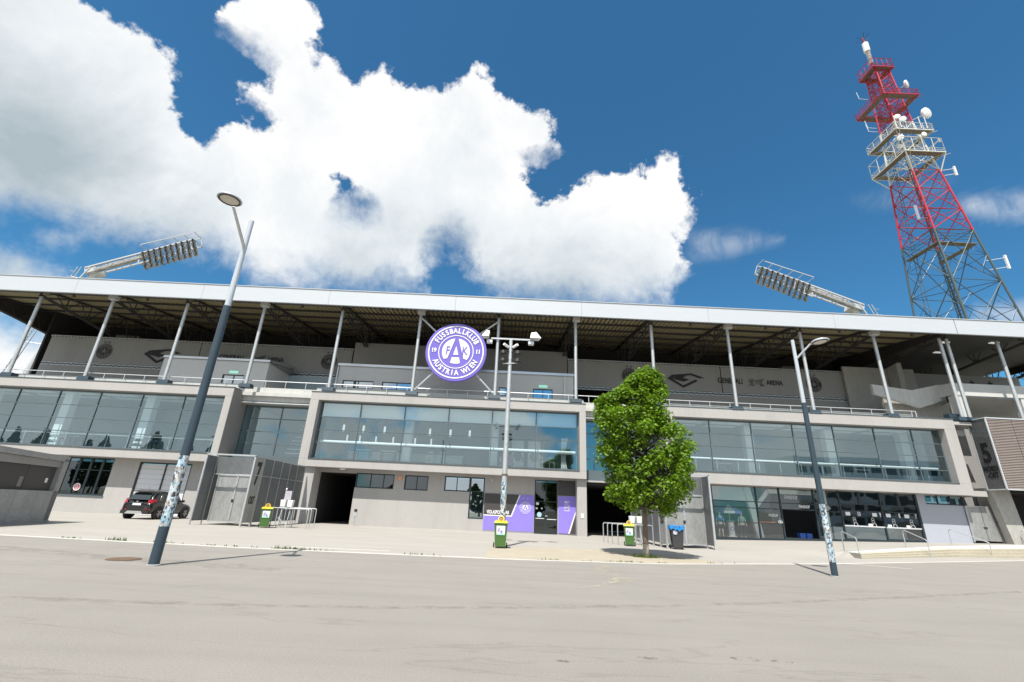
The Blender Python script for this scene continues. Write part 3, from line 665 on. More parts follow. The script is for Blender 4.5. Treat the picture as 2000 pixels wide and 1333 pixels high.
# terrace
MB().box(-52, 34, WY, 41, 9.0, 9.27).build('terrace_floor', concrete_l, st)
up = MB(); up.box(-52, -20.9, 34.55, 34.7, 9.36, 9.75); up.box(-14.9, 5.75, 34.55, 34.7, 9.33, 9.75); up.box(11.75, 31.2, 34.55, 34.7, 9.46, 9.78)
up.box(-20.84, -14.95, 35.3, 35.5, 9.2, 9.72); up.box(5.8, 11.7, 35.3, 35.5, 9.2, 9.72)
up.build('parapet', concrete_l, st)
rl = MB().path([(-52, 34.38, 10.02), (31.4, 34.38, 10.02)], .028, 6).path([(31.4, 34.38, 10.02), (31.4, 34.38, 9.45)], .028, 6).build('railing', white_cap, st, (0, 34.38, 9.3))
pm = MB().tube((0, 0, 0), (0, 0, .73), .022, n=6).mesh('railing_post', white_cap)
x = -51.6
while x < 31.4:
    inst(pm, 'railing_post', rl, (x, 34.38, 9.29)); x += 1.56
# penthouses
pent_wall = mat('grey_penthouse_plaster', (.56, .56, .56), .85, var=.03, scale=4)
PHOLES = [(-13.85, -11.27, 10.35, 11.0), (-10.58, -8.14, 10.35, 11.0), (-.9, -.25, 10.3, 11.0), (1.92, 3.55, 9.27, 11.02)]
p = MB(); wall_with_holes(p, -14.28, 5.28, 9.27, 12.2, PHOLES, 36.7, 36.95); p.box(-14.28, -14.03, 36.95, 40.9, 9.27, 12.2); p.box(5.03, 5.28, 36.95, 40.9, 9.27, 12.2)
p.build('penthouse_wall', pent_wall, st)
MB().box(-14.4, 5.4, 36.55, 41, 12.2, 12.40).build('penthouse_roof', alu, st)
p = MB(); wall_with_holes(p, -29, -20.2, 9.27, 12.2, [(-23.81, -22.0, 9.27, 11.02)], 36.7, 36.95); p.box(-20.45, -20.2, 36.95, 40.9, 9.27, 12.2); p.build('penthouse_wall', pent_wall, st)
p = MB().hexa([(-29, 36.55, 12.2), (-20.1, 36.55, 12.2), (-20.1, 41, 12.9), (-29, 41, 12.9)], [(-29, 36.55, 12.38), (-20.1, 36.55, 12.38), (-20.1, 41, 13.1), (-29, 41, 13.1)]); p.build('penthouse_roof', alu, st)
p = MB().hexa([(-20.45, 36.95, 12.15), (-20.2, 36.95, 12.15), (-20.2, 41, 12.15), (-20.45, 41, 12.15)], [(-20.45, 36.95, 12.24), (-20.2, 36.95, 12.24), (-20.2, 41, 12.92), (-20.45, 41, 12.92)]).build('gable_strip', plaster_d, st)
MB().box(-28, -15, 40.3, 40.4, 9.27, 12.1).box(-14, 5, 40.3, 40.4, 9.27, 12.1).build('back_wall', room_g, st)
for a, b, c, d in PHOLES[:3]: glazing('penthouse_window', a, b, c, d, 36.78, [(a + b) / 2] if b - a > 1 else [], [], glass_w, dkframe, fr=.06, tilt=.004)
glazing('penthouse_door', 1.92, 3.55, 9.3, 11.02, 36.78, [2.75], [], glass_w, dkframe, fr=.06); glazing('penthouse_door', -23.81, -22.0, 9.3, 11.02, 36.78, [-22.9], [], glass_w, dkframe, fr=.07)
for x in (2.75, -22.9): MB().box(x - .35, x + .35, 36.6, 36.68, 11.12, 11.32).build('exit_sign', exitsign_m, st)
for x in (-14.36, 4.55): MB().tube((x, 36.6, 9.3), (x, 36.6, 12.1), .05, n=8).build('downpipe', white_cap, st)
# banner walls (fabric hung on the back of the stand)
for x0, x1, segs in ((-43.6, -14.95, [-43.6, -29.3, -14.95]), (5.35, 34.2, [5.35, 19.8, 34.2])):
    for a, b in zip(segs, segs[1:]):
        nb = MB(); n_ = 24                                      # gently billowing fabric
        for i in range(n_):
            t0, t1 = i / n_, (i + 1) / n_; xa, xb = a + .04 + (b - a - .08) * t0, a + .04 + (b - a - .08) * t1
            ya, yb_ = 41 + .03 * math.sin(t0 * 40), 41 + .03 * math.sin(t1 * 40)
            nb.hexa([(xa, ya, 12.6), (xb, yb_, 12.6), (xb, yb_ + .05, 12.6), (xa, ya + .05, 12.6)], [(xa, ya, 15.05), (xb, yb_, 15.05), (xb, yb_ + .05, 15.05), (xa, ya + .05, 15.05)])
        nb.build('banner', banner_m, st)
    tp = MB(); xx = x0
    while xx < x1 - .1: tp.box(xx, xx + .16, 40.95, 41.0, 15.06, 15.14); xx += .3
    tp.box(x0, x1, 41.0, 41.08, 15.14, 15.2); tp.build('banner_lacing', galv, st)
    tr_ = MB(); tr_.box(x0, x1, 41.0, 41.06, 12.5, 12.56); tr_.box(x0, x1, 41.0, 41.06, 12.28, 12.34); xx = x0
    while xx < x1 - .4: tr_.bar((xx, 41.03, 12.34), (xx + .25, 41.03, 12.5), .03); tr_.bar((xx + .25, 41.03, 12.5), (xx + .5, 41.03, 12.34), .03); xx += .5
    tr_.build('banner_rail', galv, st)
lb = MB().box(-43.6, -29, 41.0, 41.05, 9.2, 12.26); lb.build('lower_banner', banner_m, st)
lb = MB().box(14.4, 34.2, 41.0, 41.05, 9.2, 12.26); lb.build('lower_banner', banner_m, st)
MB().box(-14.9, 5.32, 41.1, 41.5, 9, 15.85).build('upper_wall', plaster_d, st)
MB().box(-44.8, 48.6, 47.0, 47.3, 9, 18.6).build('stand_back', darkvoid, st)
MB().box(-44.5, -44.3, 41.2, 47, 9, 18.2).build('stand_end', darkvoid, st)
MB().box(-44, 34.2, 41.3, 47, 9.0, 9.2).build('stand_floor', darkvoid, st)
for x0, x1 in ((-41.2, -38.8), (28.2, 30.4)):
    hd = MB()
    for k in range(5): hd.box(x0, x1, 44.9, 46, 15.3 + k * .3, 15.58 + k * .3)
    hd.build('stair_head', plaster_d, st)
MB().box(-45.0, -43.75, 41.0, 41.5, 9, 15.3).build('corner_post', galv, st) if False else None
# banner print
def diamond(cx, cz, y, s, parent, m=logo_m):
    o_ = [(-1.9, .0), (-1.4, .38), (.6, .62), (1.9, .18), (1.15, -.18), (-.35, -.95)]
    i_ = [(-1.45, .0), (-1.1, .2), (.55, .42), (1.35, .14), (1.0, 0), (-.35, -.68)]
    mb = MB(); n_ = len(o_)
    for k in range(n_):
        j = (k + 1) % n_
        if k == 3: continue
        mb.prism([(cx + s * p[0], cz + s * p[1]) for p in (o_[k], o_[j], i_[j], i_[k])], y - .012, y)
    mb.prism([(cx + s * p[0], cz + s * p[1]) for p in ((-1.45, .0), (-.9, .26), (.15, .33), (-.35, .12), (.35, -.05), (-.3, -.32))], y - .012, y)
    mb.build('logo', m, parent)
def lion(cx, cz, y, s, parent, m=logo_m):
    mb = MB()
    body = [(-1.5, -.9), (-1.0, -.75), (-.8, -.2), (-1.2, .1), (-1.15, .5), (-.75, .75), (-.3, .6), (-.1, .25), (.5, .35), (1.5, .75), (2.1, .8), (1.2, .3), (1.9, .35), (1.0, .0), (1.6, -.3), (1.9, -.85), (1.2, -.85), (1.1, -.45), (.5, -.3), (0, -.4), (-.3, -.85), (-.7, -.9), (-.45, -.3)]
    pts = [(cx + s * p[0], cz + s * p[1]) for p in body]
    n_ = len(pts)
    for i in range(n_):
        a, b = pts[i], pts[(i + 1) % n_]; mb.bar((a[0], y - .006, a[1]), (b[0], y - .006, b[1]), .05, .012)
    for q in (((-.7, .5), (-.5, .0)), ((-.9, .3), (-.5, -.2)), ((.1, .1), (1.3, .55)), ((.1, -.05), (1.2, .2)), ((1.3, -.3), (1.5, -.75))):
        mb.bar((cx + s * q[0][0], y - .006, cz + s * q[0][1]), (cx + s * q[1][0], y - .006, cz + s * q[1][1]), .05, .012)
    mb.build('lion_emblem', m, parent)
BY = 40.945
for cxs in ((-38.15, -17.05), (11.15, 28.45)):
    for cx in cxs:
        hold = disc(cx, 13.78, .74, BY - .012, BY, 40).build('printed_crest', logo_m, st)
        ring(cx, 13.78, .66, .69, BY - .02, BY - .011, 40).build('crest_ring', banner_m, hold)
        ring(cx, 13.78, .40, .42, BY - .02, BY - .011, 40).build('crest_ring', banner_m, hold)
        for i, ch in enumerate('FUSSBALLKLUB'):
            a = R(151 - 122 * i / 11); o = text(ch, 'letter', banner_m, hold, (cx + .54 * math.cos(a), BY - .012, 13.78 + .54 * math.sin(a)), .2, xs=.8, ext=.006)
            o.rotation_euler = (Matrix.Rotation(-(a - PI / 2), 4, 'Y') @ Matrix.Rotation(R(90), 4, 'X')).to_euler()
        for i, ch in enumerate('AUSTRIA WIEN'):
            if ch == ' ': continue
            a = R(209 + 122 * i / 11); o = text(ch, 'letter', banner_m, hold, (cx + .54 * math.cos(a), BY - .012, 13.78 + .54 * math.sin(a)), .2, xs=.8, ext=.006)
            o.rotation_euler = (Matrix.Rotation(-(a + PI / 2), 4, 'Y') @ Matrix.Rotation(R(90), 4, 'X')).to_euler()
        text('F', 'letter', banner_m, hold, (cx - .2, BY - .012, 13.8), .3, xs=.7, ext=.006); text('A', 'letter', banner_m, hold, (cx, BY - .012, 13.78), .75, xs=.6, ext=.006); text('K', 'letter', banner_m, hold, (cx + .21, BY - .012, 13.8), .3, xs=.7, ext=.006)
        for dx in (-.2, .2): star(cx + dx, 14.68, .11, BY - .012, BY).build('star', logo_m, st)
for cx in (-32.65, 16.45): diamond(cx, 13.72, BY, .92, st)
for cx in (-24.6, 22.2):
    text('GENERALI', 'lettering', logo_m, st, (cx - 1.6, BY, 13.72), .72, xs=.72, ext=.01, bold=.006)
    lion(cx + .72, 13.72, BY, .42, st)
    text('ARENA', 'lettering', logo_m, st, (cx + 2.55, BY, 13.72), .66, xs=.72, ext=.01, bold=.004)

# ------------------------------------------------------------------ roof
RX0, RX1 = -44.8, 48.6
def deckz(y): return 16.60 + (y - 33) * .125
fasc = []
xs = [RX0, -34.6, -24.6, -14.6, -4.6, 5.4, 15.4, 25.4, 34.98, 35.02, 41.8, RX1]
for a, b in zip(xs, xs[1:]):
    if b - a < .1: continue
    MB().box(a + .008, b - .008, 32.8, 32.96, 16.03, 17.28).build('fascia_panel', fascia_m, st)
MB().box(RX0, RX1, 32.75, 33.35, 17.285, 17.33).build('fascia_cap', fascia_m, st)
MB().box(RX0, RX1, 32.97, 33.05, 16.05, 16.5).build('gutter', midframe, st)
# corrugated sheets, bay by bay
POLES = [-44.65, -38.3, -32.45, -26.4, -20.15, -13.82, -7.46, -1.13, 5.08, 11.2, 17.38, 23.28, 29.25]
edges = POLES + [35.0]
for a, b in zip(edges, edges[1:]):
    mb = MB(); per = .36; n_ = int((b - a) / per); per = (b - a) / n_
    prof = []
    for i in range(n_):
        x = a + i * per; prof += [(x, .0), (x + per * .45, .0), (x + per * .52, .16), (x + per * .93, .16)]
    prof.append((b, 0))
    ys = [(33.25, 34.15), (34.42, 49.0)]
    for y0, y1 in ys:
        for (xa, za), (xb, zb) in zip(prof, prof[1:]):
            mb.face([(xa, y0, deckz(y0) + za), (xb, y0, deckz(y0) + zb), (xb, y1, deckz(y1) + zb), (xa, y1, deckz(y1) + za)])
            mb.face([(xa, y0, deckz(y0) + .24), (xa, y1, deckz(y1) + .24), (xb, y1, deckz(y1) + .24), (xb, y0, deckz(y0) + .24)])
    mb.build('roof_sheet', cream_steel, st)
MB().box(35.04, RX1, 33.1, 49, 16.5, 16.65).build('soffit', steel_d, st)
for y in (34.55, 36.4, 38.4, 40.4, 42.6, 45.0):
    for a, b in zip(edges, edges[1:]):
        MB().box(a + .14, b - .14, y, y + .12, deckz(y) - .16, deckz(y) - .004).build('purlin', steel_d, st)
tm = MB()
def truss_mb(x):
    t = MB(); B = [(33.9, 16.15), (36.2, 15.95), (38.4, 15.75), (40.8, 15.5), (43.4, 15.2), (46, 15.2)]; 
    for (y0, z0), (y1, z1) in zip(B, B[1:]):
        for dx in (-.13, .13): t.bar((x + dx, y0, z0), (x + dx, y1, z1), .07, .11)
        t.bar((x, y0, z0), (x, (y0 + y1) / 2, deckz((y0+y1)/2) - .1), .06); t.bar((x, (y0 + y1) / 2, deckz((y0+y1)/2) - .1), (x, y1, z1), .06)
        t.bar((x, y1, z1), (x, y1, deckz(y1) - .1), .06)
    t.bar((x, 33.3, deckz(33.3) - .1), (x, 48.9, deckz(48.9) - .1), .2, .14)
    t.bar((x, 33.9, 16.15), (x, 33.9, deckz(33.9) - .1), .1)
    return t
base_tr = truss_mb(0).mesh('truss', steel_d)
for x in edges + [41.8, 48.5]: inst(base_tr, 'truss', st, (x, 0, 0))
MB().hexa([(RX0-.06,33,16.2),(RX0-.02,33,16.2),(RX0-.02,47.3,15.0),(RX0-.06,47.3,15.0)],[(RX0-.06,33,17.2),(RX0-.02,33,17.2),(RX0-.02,47.3,18.7),(RX0-.06,47.3,18.7)]).build('end_sheet', steel_d, st)
MB().hexa([(35.0,33.2,16.4),(35.03,33.2,16.4),(35.03,49,16.4),(35.0,49,16.4)],[(35.0,33.2,16.7),(35.03,33.2,16.7),(35.03,49,18.8),(35.0,49,18.8)]).build('end_sheet', steel_d, st)
MB().box(RX1 + .01, RX1 + .06, 33, 42.3, 15.9, 17.2).build('end_sheet', steel_d, st)
# dark mullion-like spotlights on the deck, junction boxes, poles
for i, (a, b) in enumerate(zip(edges, edges[1:])):
    x = (a + b) / 2; MB().tube((x, 33.45, 16.25), (x, 33.7, 16.05), .10, .12, 12).box(x - .02, x + .02, 33.45, 33.5, 16.2, 16.6).build('spotlight', steel_d, st)
pole = MB().tube((0, 0, 0), (0, 0, 6.42), .125, n=16, cap=False)
pmesh = pole.mesh('support_pole', galv, smooth=True)
basem = MB().hexa([(-.45, -.28, 0), (.45, -.28, 0), (.45, .3, 0), (-.45, .3, 0)], [(-.40, -.22, .3), (.40, -.22, .3), (.40, .3, .3), (-.40, .3, .3)]).mesh('pole_base', lampblue)
capm = MB().box(-.28, .28, -.3, .15, -.2, .14).mesh('junction_box', concrete_l)
for i, x in enumerate(POLES + [34.62, 35.2, 39.3, 43.4]):
    z0 = 9.40
    p = inst(pmesh, 'support_pole', st, (x, 34.05, z0 + .25)); inst(basem, 'pole_base', p, (x, 34.15, z0 - .03))
    if i % 2 == 0 and i < 13: inst(capm, 'junction_box', p, (x + .05, 34.0, 16.25))
for x, y in ((36.4, 35.6), (40.2, 35.2), (44.5, 35.2), (38, 38)): MB().box(x, x + .7, y, y + .3, 16.44, 16.498).build('soffit_light', emit('soffit_lamp', (.9, .92, .9), .25), st)

# ------------------------------------------------------------------ fan shop front (part of the stadium)
def shopfront():
    y = WY + .08; fr = MB()
    z0f = lambda x: hp(x) + .02
    cols = [15.15, 18.46, 20.2, 22.72, 24.6, 27.63, 30.33]
    fr.box(15.15, 30.35, y - .04, y + .2, 4.0, 4.12)
    fr.box(15.12, 15.24, y - .04, y + .2, 0, 4.0); fr.box(30.23, 30.35, y - .04, y + .2, .4, 4.0)
    for a, b in zip(cols, cols[1:]): fr.box(a + .03, b - .03, y, y + .15, z0f(a) - .02, z0f(b) + .12)
    F = fr.build('shop_front', dkframe, st, (15.15, WY, 0))
    for i, c in enumerate(cols[1:-1]): MB().box(c - .045, c + .045, y - .02, y + .13, hp(c), 4.0).build('mullion', white_cap if c in (24.6, 18.46) and False else dkframe, F)
    rows_l = [None, 1.55, 2.42, 2.86]
    for i, (a, b) in enumerate(zip(cols, cols[1:])):
        if i == 2: rows = [2.44, 2.86, 4.0]                       # open doorway below
        elif i < 4: rows = [z0f(a) + .1, 1.42, 2.42, 2.86, 4.0]
        else: rows = [z0f(a) + .1, 1.52, 2.56, 3.02, 4.0]
        for r0, r1 in zip(rows, rows[1:]):
            ml = MB().face([(-(b-a)/2 + .04, 0, 0), ((b-a)/2 - .04, 0, 0), ((b-a)/2 - .04, 0, r1 - r0), (-(b-a)/2 + .04, 0, r1 - r0)]).mesh('pane', glass_s)
            inst(ml, 'pane', F, ((a + b) / 2, y + .05, r0), (rnd.gauss(0, .004), 0, rnd.gauss(0, .004)))
            hb = .03 if not (i >= 4 and abs(r0 - 1.52) < .01) else .045
            if r0 > z0f(a) + .2: MB().box(a + .045, b - .045, y, y + .12, r0 - hb, r0 + hb).build('transom', white_cap if hb > .04 else dkframe, F)
        if i >= 4:
            xm = (a + b) / 2
            for xx in (xm,): MB().box(xx - .1, xx + .1, y - .01, y + .1, 3.05, 4.0).build('mullion', dkframe, F)
    text('FANSHOP', 'lettering', white, F, (21.9, y - .02, 2.66), .30, xs=.62, ext=.006, bold=.006)
    text('MUSEUM', 'lettering', white, F, (19.55, y + .02, 1.98), .26, xs=.66, ext=.006, bold=.004)
    text('1', 'lettering', white, F, (20.0, y + .02, 1.74), .2, ext=.005)
    for dx in (-.06, .06): ring(20.0 + dx, 1.56, .06, .09, y + .0, y + .01, 14).build('round_mark', white, F)
    for x, s_ in ((25.85, '10'), (27.42, '9'), (28.82, '8'), (30.02, '7')):
        text(s_, 'lettering', white, F, (x, y + .02, 2.34), .42, xs=.62, ext=.006, bold=.008)
    for x in (25.45, 26.8, 28.3, 29.6):
        ring(x, 2.02, .085, .11, y + .01, y + .02, 18).build('round_mark', white, F); ring(x, 1.86, .09, .115, y + .01, y + .02, 18).build('round_mark', white, F)
        ring(x + .05, 1.62, .12, .145, y + .01, y + .02, 18).build('round_mark', white, F)
    for x in (25.05, 27.0, 28.0, 29.35): MB().box(x - .17, x + .17, y + .01, y + .02, 2.22, 2.46).build('notice', room_w, F)
    for x in (26.55, 27.95, 29.3): MB().box(x - .14, x + .14, y + .01, y + .02, 1.54, 1.72).build('notice', white, F)
    # interior
    MB().box(15.1, 30.4, WY + .36, 41.4, -.02, .02).hexa([(15.1, 35.3, 0), (30.4, 35.3, 0), (30.4, 41, 0), (15.1, 41, 0)], [(15.1, 35.3, .14), (30.4, 35.3, .6), (30.4, 41, .6), (15.1, 41, .14)]).build('shop_floor', shop_g, st)
    MB().box(15.0, 15.14, WY + .36, 41.4, 0, 4.3).box(30.36, 30.5, WY + .36, 41.4, 0, 4.3).box(15, 30.5, 41.4, 41.5, 0, 4.3).build('shop_wall', shop_g, st)
    MB().box(15.0, 30.5, WY + .36, 41.4, 4.13, 4.2).build('shop_ceiling', shop_g, st)
    MB().box(15.6, 18.6, 36.4, 36.5, 2.9, 4.1).build('shop_header', room_w, st)
    MB().hexa([(18.9, 36.3, .2), (19.4, 36.3, .2), (19.4, 36.6, .2), (18.9, 36.6, .2)], [(18.2, 36.3, 4.1), (18.7, 36.3, 4.1), (18.7, 36.6, 4.1), (18.2, 36.6, 4.1)]).box(24.0, 24.4, 36.2, 36.5, .4, 4.1).build('column', room_w, st)
    # white portal ring inside the shop
    pf = MB(); P = [(19.3, 2.6), (20.3, 3.75), (24.0, 3.75), (24.9, 2.6)]
    for a, b in zip(P, P[1:]): pf.bar((a[0], 36.9, a[1]), (b[0], 36.9, b[1]), .28, .3)
    pf.build('portal', room_w, st)
    text('FANSHOP', 'lettering', room_w, st, (22.0, 36.7, 3.35), .38, xs=.62, ext=.01, bold=.006)
    MB().box(24.8, 30.3, 36.6, 37.2, .5, 1.45).build('ticket_counter', room_w, st)
    MB().box(19.2, 21.0, 37.4, 37.5, 1.45, 1.55).build('orange_band', mat('orange_band', (.8, .16, .05), .5), st)
    MB().box(22.35, 22.75, 36.0, 36.4, .34, .85).box(21.85, 22.25, 36.0, 36.4, .34, .85).build('blue_crate', mat('blue_crate', (.05, .14, .55), .5), st)
shopfront()
tshirt_b = mat('blue_shirt', (.03, .16, .62), .8); tshirt_g = mat('grey_shirt', (.36, .42, .42), .85); navy = mat('navy_cloth', (.015, .02, .05), .85); skinw = mat('mannequin_white', (.75, .72, .66), .5)
def skin_chain(name, pts, edges_, m, parent, org, lv=1):
    me = bpy.data.meshes.new(name); o0 = Vector(org); me.from_pydata([tuple(Vector(p[:3])) for p in pts], edges_, [])
    o = bpy.data.objects.new('tmp_skin', me); C.objects.link(o)
    md = o.modifiers.new('s', 'SKIN'); md.use_smooth_shade = True
    for i, p in enumerate(pts): me.skin_vertices[0].data[i].radius = (p[3], p[4] if len(p) > 4 else p[3])
    me.skin_vertices[0].data[0].use_root = True
    sb = o.modifiers.new('u', 'SUBSURF'); sb.levels = lv; sb.render_levels = lv
    dg = bpy.context.evaluated_depsgraph_get(); m2 = bpy.data.meshes.new_from_object(o.evaluated_get(dg)); bpy.data.objects.remove(o)
    m2.materials.clear(); m2.materials.append(m); m2.name = name
    return place(bpy.data.objects.new(name, m2), parent, org)
def mannequin(x, y, z, top_m, low_m, long_legs, label):
    t = thing('mannequin', label, 'mannequin', (x, y, z), 'mannequins in the shop window')
    body = [(0,0,.98,.14,.11),(0,0,1.18,.13,.10),(0,0,1.38,.17,.11),(0,0,1.50,.06,.06),(0,-.01,1.58,.055,.06),(0,-.015,1.68,.078,.095),(0,-.01,1.76,.06,.07),
            (.2,0,1.42,.055,.055),(.26,.01,1.16,.042,.042),(.28,-.03,.92,.034,.034),(.285,-.04,.82,.03,.045),(-.2,0,1.42,.055,.055),(-.26,.01,1.16,.042,.042),(-.28,-.03,.92,.034,.034),(-.285,-.04,.82,.03,.045),
            (.1,0,.86,.095,.1),(.12,0,.48,.06,.065),(.14,.02,.09,.04,.045),(.15,-.09,.04,.04,.03),(-.1,0,.86,.095,.1),(-.12,0,.48,.06,.065),(-.14,.02,.09,.04,.045),(-.15,-.09,.04,.04,.03)]
    E_ = [(0,1),(1,2),(2,3),(3,4),(4,5),(5,6),(2,7),(7,8),(8,9),(9,10),(2,11),(11,12),(12,13),(13,14),(0,15),(15,16),(16,17),(17,18),(0,19),(19,20),(20,21),(21,22)]
    skin_chain('body', body, E_, skinw, t, (x, y, z))
    skin_chain('shirt', [(0,0,.93,.17,.125),(0,0,1.2,.155,.12),(0,0,1.40,.185,.125),(0,0,1.49,.085,.08),(.2,0,1.42,.075,.075),(.245,.005,1.24,.062,.062),(-.2,0,1.42,.075,.075),(-.245,.005,1.24,.062,.062)], [(0,1),(1,2),(2,3),(2,4),(4,5),(2,6),(6,7)], top_m, t, (x, y, z))
    zl = .12 if long_legs else .52
    skin_chain('trousers', [(0,0,.97,.155,.125),(.1,0,.84,.115,.12),(.125,.005,zl,.08,.085),(-.1,0,.84,.115,.12),(-.125,.005,zl,.08,.085)], [(0,1),(1,2),(0,3),(3,4)], low_m, t, (x, y, z))
    return t
mannequin(15.98, 35.9, .34, tshirt_b, navy, False, 'mannequin in a blue polo shirt and dark shorts in the shop window')
mannequin(17.6, 35.9, .34, tshirt_g, navy, True, 'mannequin in a grey t-shirt and long navy trousers in the shop window')
pr = thing('parasol', 'white and violet parasol on a round pedestal in the shop window', 'parasol', (16.8, 36.1, .34))
MB().tube((16.8, 36.1, .34), (16.8, 36.1, 2.6), .025).build('pole', white, pr)
for i in range(8):
    a, b = 2 * PI * i / 8, 2 * PI * (i + 1) / 8; c_ = (16.8, 36.1)
    q = lambda r, t, z: (c_[0] + r * math.cos(t), c_[1] + r * math.sin(t), z)
    MB().face([q(.02, a, 2.6), q(.95, a, 2.16), q(.95, b, 2.16), q(.02, b, 2.6)]).face([q(.95, a, 2.16), q(.95, a, 2.0), q(.95, b, 2.0), q(.95, b, 2.16)]).build('canopy_panel', white if i % 2 else purple, pr)
pd = thing('pedestal', 'round white promotion pedestal under the parasol pole', 'pedestal', (16.8, 36.0, .34))
MB().lathe((16.8, 36.0, .34), [(.35, 0), (.36, .08), (.22, .12), (.2, 1.05), (.3, 1.1), (.3, 1.14)], 24).build('stand', white, pd); ring(16.8, .95, .1, .14, 35.78, 35.79, 24).build('printed_ring', purple_d, pd)
MB().box(15.4, 18.4, 35.5, 36.6, .14, .33).build('display_plinth', mat('pale_wood', (.62, .56, .40), .6), st)

# ------------------------------------------------------------------ right hand corner of the stadium
ext = MB(); ext.box(33.7, 34.1, 34.6, 38, 3.9, 4.35); ext.box(34.0, 37.2, 36.2, 36.6, .2, 9.2); ext.build('recess_wall', plaster_d, st)
MB().box(33.69, 35.1, 34.0, 36.2, 9.05, 9.28).box(33.69, 35.0, 34.6, 36.2, 8.35, 8.75).build('corner_beam', plaster, st)
MB().box(33.69, 35.0, 34.3, 36.2, 3.92, 4.3).build('corner_beam', plaster, st)
MB().box(34.05, 34.95, 34.45, 34.95, 9.3, 10.0).build('dark_bracket', lampblue, st)
MB().box(35.85, 36.35, 34.5, 36, .6, 4.6).build('pier', plaster, st)
MB().hexa([(35.8, 34.2, .6), (36.9, 34.2, .6), (36.9, 34.7, .6), (35.8, 34.7, .6)], [(35.2, 34.2, 4.5), (36.6, 34.2, 4.5), (36.6, 34.7, 4.5), (35.2, 34.7, 4.5)]).build('buttress', concrete, st)
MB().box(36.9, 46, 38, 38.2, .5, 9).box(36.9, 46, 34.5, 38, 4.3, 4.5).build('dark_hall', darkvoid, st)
MB().box(36.6, 46, 33.6, 33.9, .7, 1.55).build('low_wall', concrete_l, st)
MB().path([(36.6, 33.7, 1.95), (46, 33.7, 1.95)], .03).tube((38.6, 33.7, 1.55), (38.6, 33.7, 1.95), .025).build('low_railing', galv, st)
# zigzag concrete stair flight and balcony
k36 = 36.2 / 38; zz = MB()
Z = [(x * k36, 1.55 + (z - 1.55) * k36) for x, z in [(31.5, 13.15), (34.9, 12.78), (37.4, 13.4), (37.4, 12.0), (35.3, 11.25), (33.0, 11.9), (31.5, 12.3)]]
zz.prism(Z[::-1], 36.2, 36.45); zz.build('stair_parapet', concrete_l, st)
wp_ = mat('white_parapet', (.56, .56, .54), .8, var=.03, scale=1)
MB().box(35.45, 49.5, 35.0, 35.3, 11.66, 12.66).build('balcony_parapet', wp_, st)
MB().hexa([(35.4, 35.0, 11.7), (35.44, 35.0, 11.7), (35.44, 36.4, 11.7), (35.4, 36.4, 11.7)], [(35.4, 35.0, 12.62), (35.44, 35.0, 12.62), (35.44, 36.4, 12.75), (35.4, 36.4, 12.75)]).build('stair_parapet', concrete_l, st)
MB().box(35.5, 36.3, 35.05, 35.6, 9.2, 11.65).build('balcony_pier', wp_, st)
MB().box(40.8, 41.4, 35.05, 35.6, 9.2, 11.65).build('balcony_pier', wp_, st)
MB().hexa([(36.3, 35.3, 11.6), (49, 35.3, 11.6), (49, 42, 10.2), (36.3, 42, 10.2)], [(36.3, 35.3, 11.65), (49, 35.3, 11.65), (49, 42, 10.4), (36.3, 42, 10.4)]).build('balcony_underside', concrete_l, st)
MB().box(31.3, 38, 40.7, 40.9, 9.2, 15.6).box(38, 48.5, 44, 44.2, 9, 12.4).build('corner_back_wall', concrete, st)
MB().box(35.4, 35.9, 39.5, 40.6, 9.2, 15.8).build('concrete_column', concrete, st)
MB().box(31.5, 36.9, 37.2, 37.4, 9.2, 12.2).build('stair_wall', concrete, st)
MB().box(35.0, 50.5, 36.6, 37, 9.1, 9.3).build('corner_slab', concrete_l, st)
nb = MB().box(38.2, 48.2, 41.0, 41.05, 13.6, 15.35).build('banner', banner_m, st)
for dx in (43.6, 45.3): star(dx, 14.62, .33, 40.98, 41.0).build('star', logo_m, st)
# tall gate screen with louvred front and perforated side
gs = thing('gate_screen', 'hanging gate screen with ribbed pinkish front and dark perforated side numbered 5', 'gate screen', (35.2, 33, 4.4))
X0, Y0, Z0, Z1 = 35.2, 33.0, 4.4, 9.45
fr = MB()
for (a, b) in (((X0, Y0, Z0), (X0, Y0, Z1)), ((X0, 34.35, Z0), (X0, 34.35, Z1)), ((X0, Y0, Z1), (X0, 34.35, Z1)), ((X0, Y0, Z0), (X0, 34.35, Z0)), ((X0, Y0, Z1), (47, Y0, Z1)), ((X0, Y0, Z0), (47, Y0, Z0))): fr.bar(a, b, .08)
fr.build('frame', white_cap, gs)
lou = mat('pinkish_louvre', (.33, .275, .25), .6, var=.08, scale=2)
for a, b in ((35.28, 37.1), (37.14, 39.0), (39.04, 41), (41.04, 43)):
    mb = MB(); z = Z0 + .06
    while z < Z1 - .08: mb.hexa([(a, Y0 + .0, z), (b, Y0 + .0, z), (b, Y0 + .07, z + .03), (a, Y0 + .07, z + .03)], [(a, Y0 + .0, z + .055), (b, Y0 + .0, z + .055), (b, Y0 + .07, z + .085), (a, Y0 + .07, z + .085)]); z += .115
    mb.build('louvre_panel', lou, gs)
MB().box(35.3, 47, Y0 + .12, Y0 + .15, Z0, Z1).build('backing_sheet', steel_d, gs)
mb = MB()
for i in range(11): mb.box(X0 - .01, X0 + .01, Y0 + .05 + i * .118, Y0 + .135 + i * .118, Z0 + .05, Z1 - .05)
mb.build('perforated_side', mesh_panel, gs)
def side_text(s, y, z, size, x, parent, m=logo_m, xs=.7, ext=.01, bold=.01):
    o = text(s, 'lettering', m, parent, (x, y, z), size, xs=xs, ext=ext, bold=bold); o.rotation_euler = (R(90), 0, R(-90)); return o
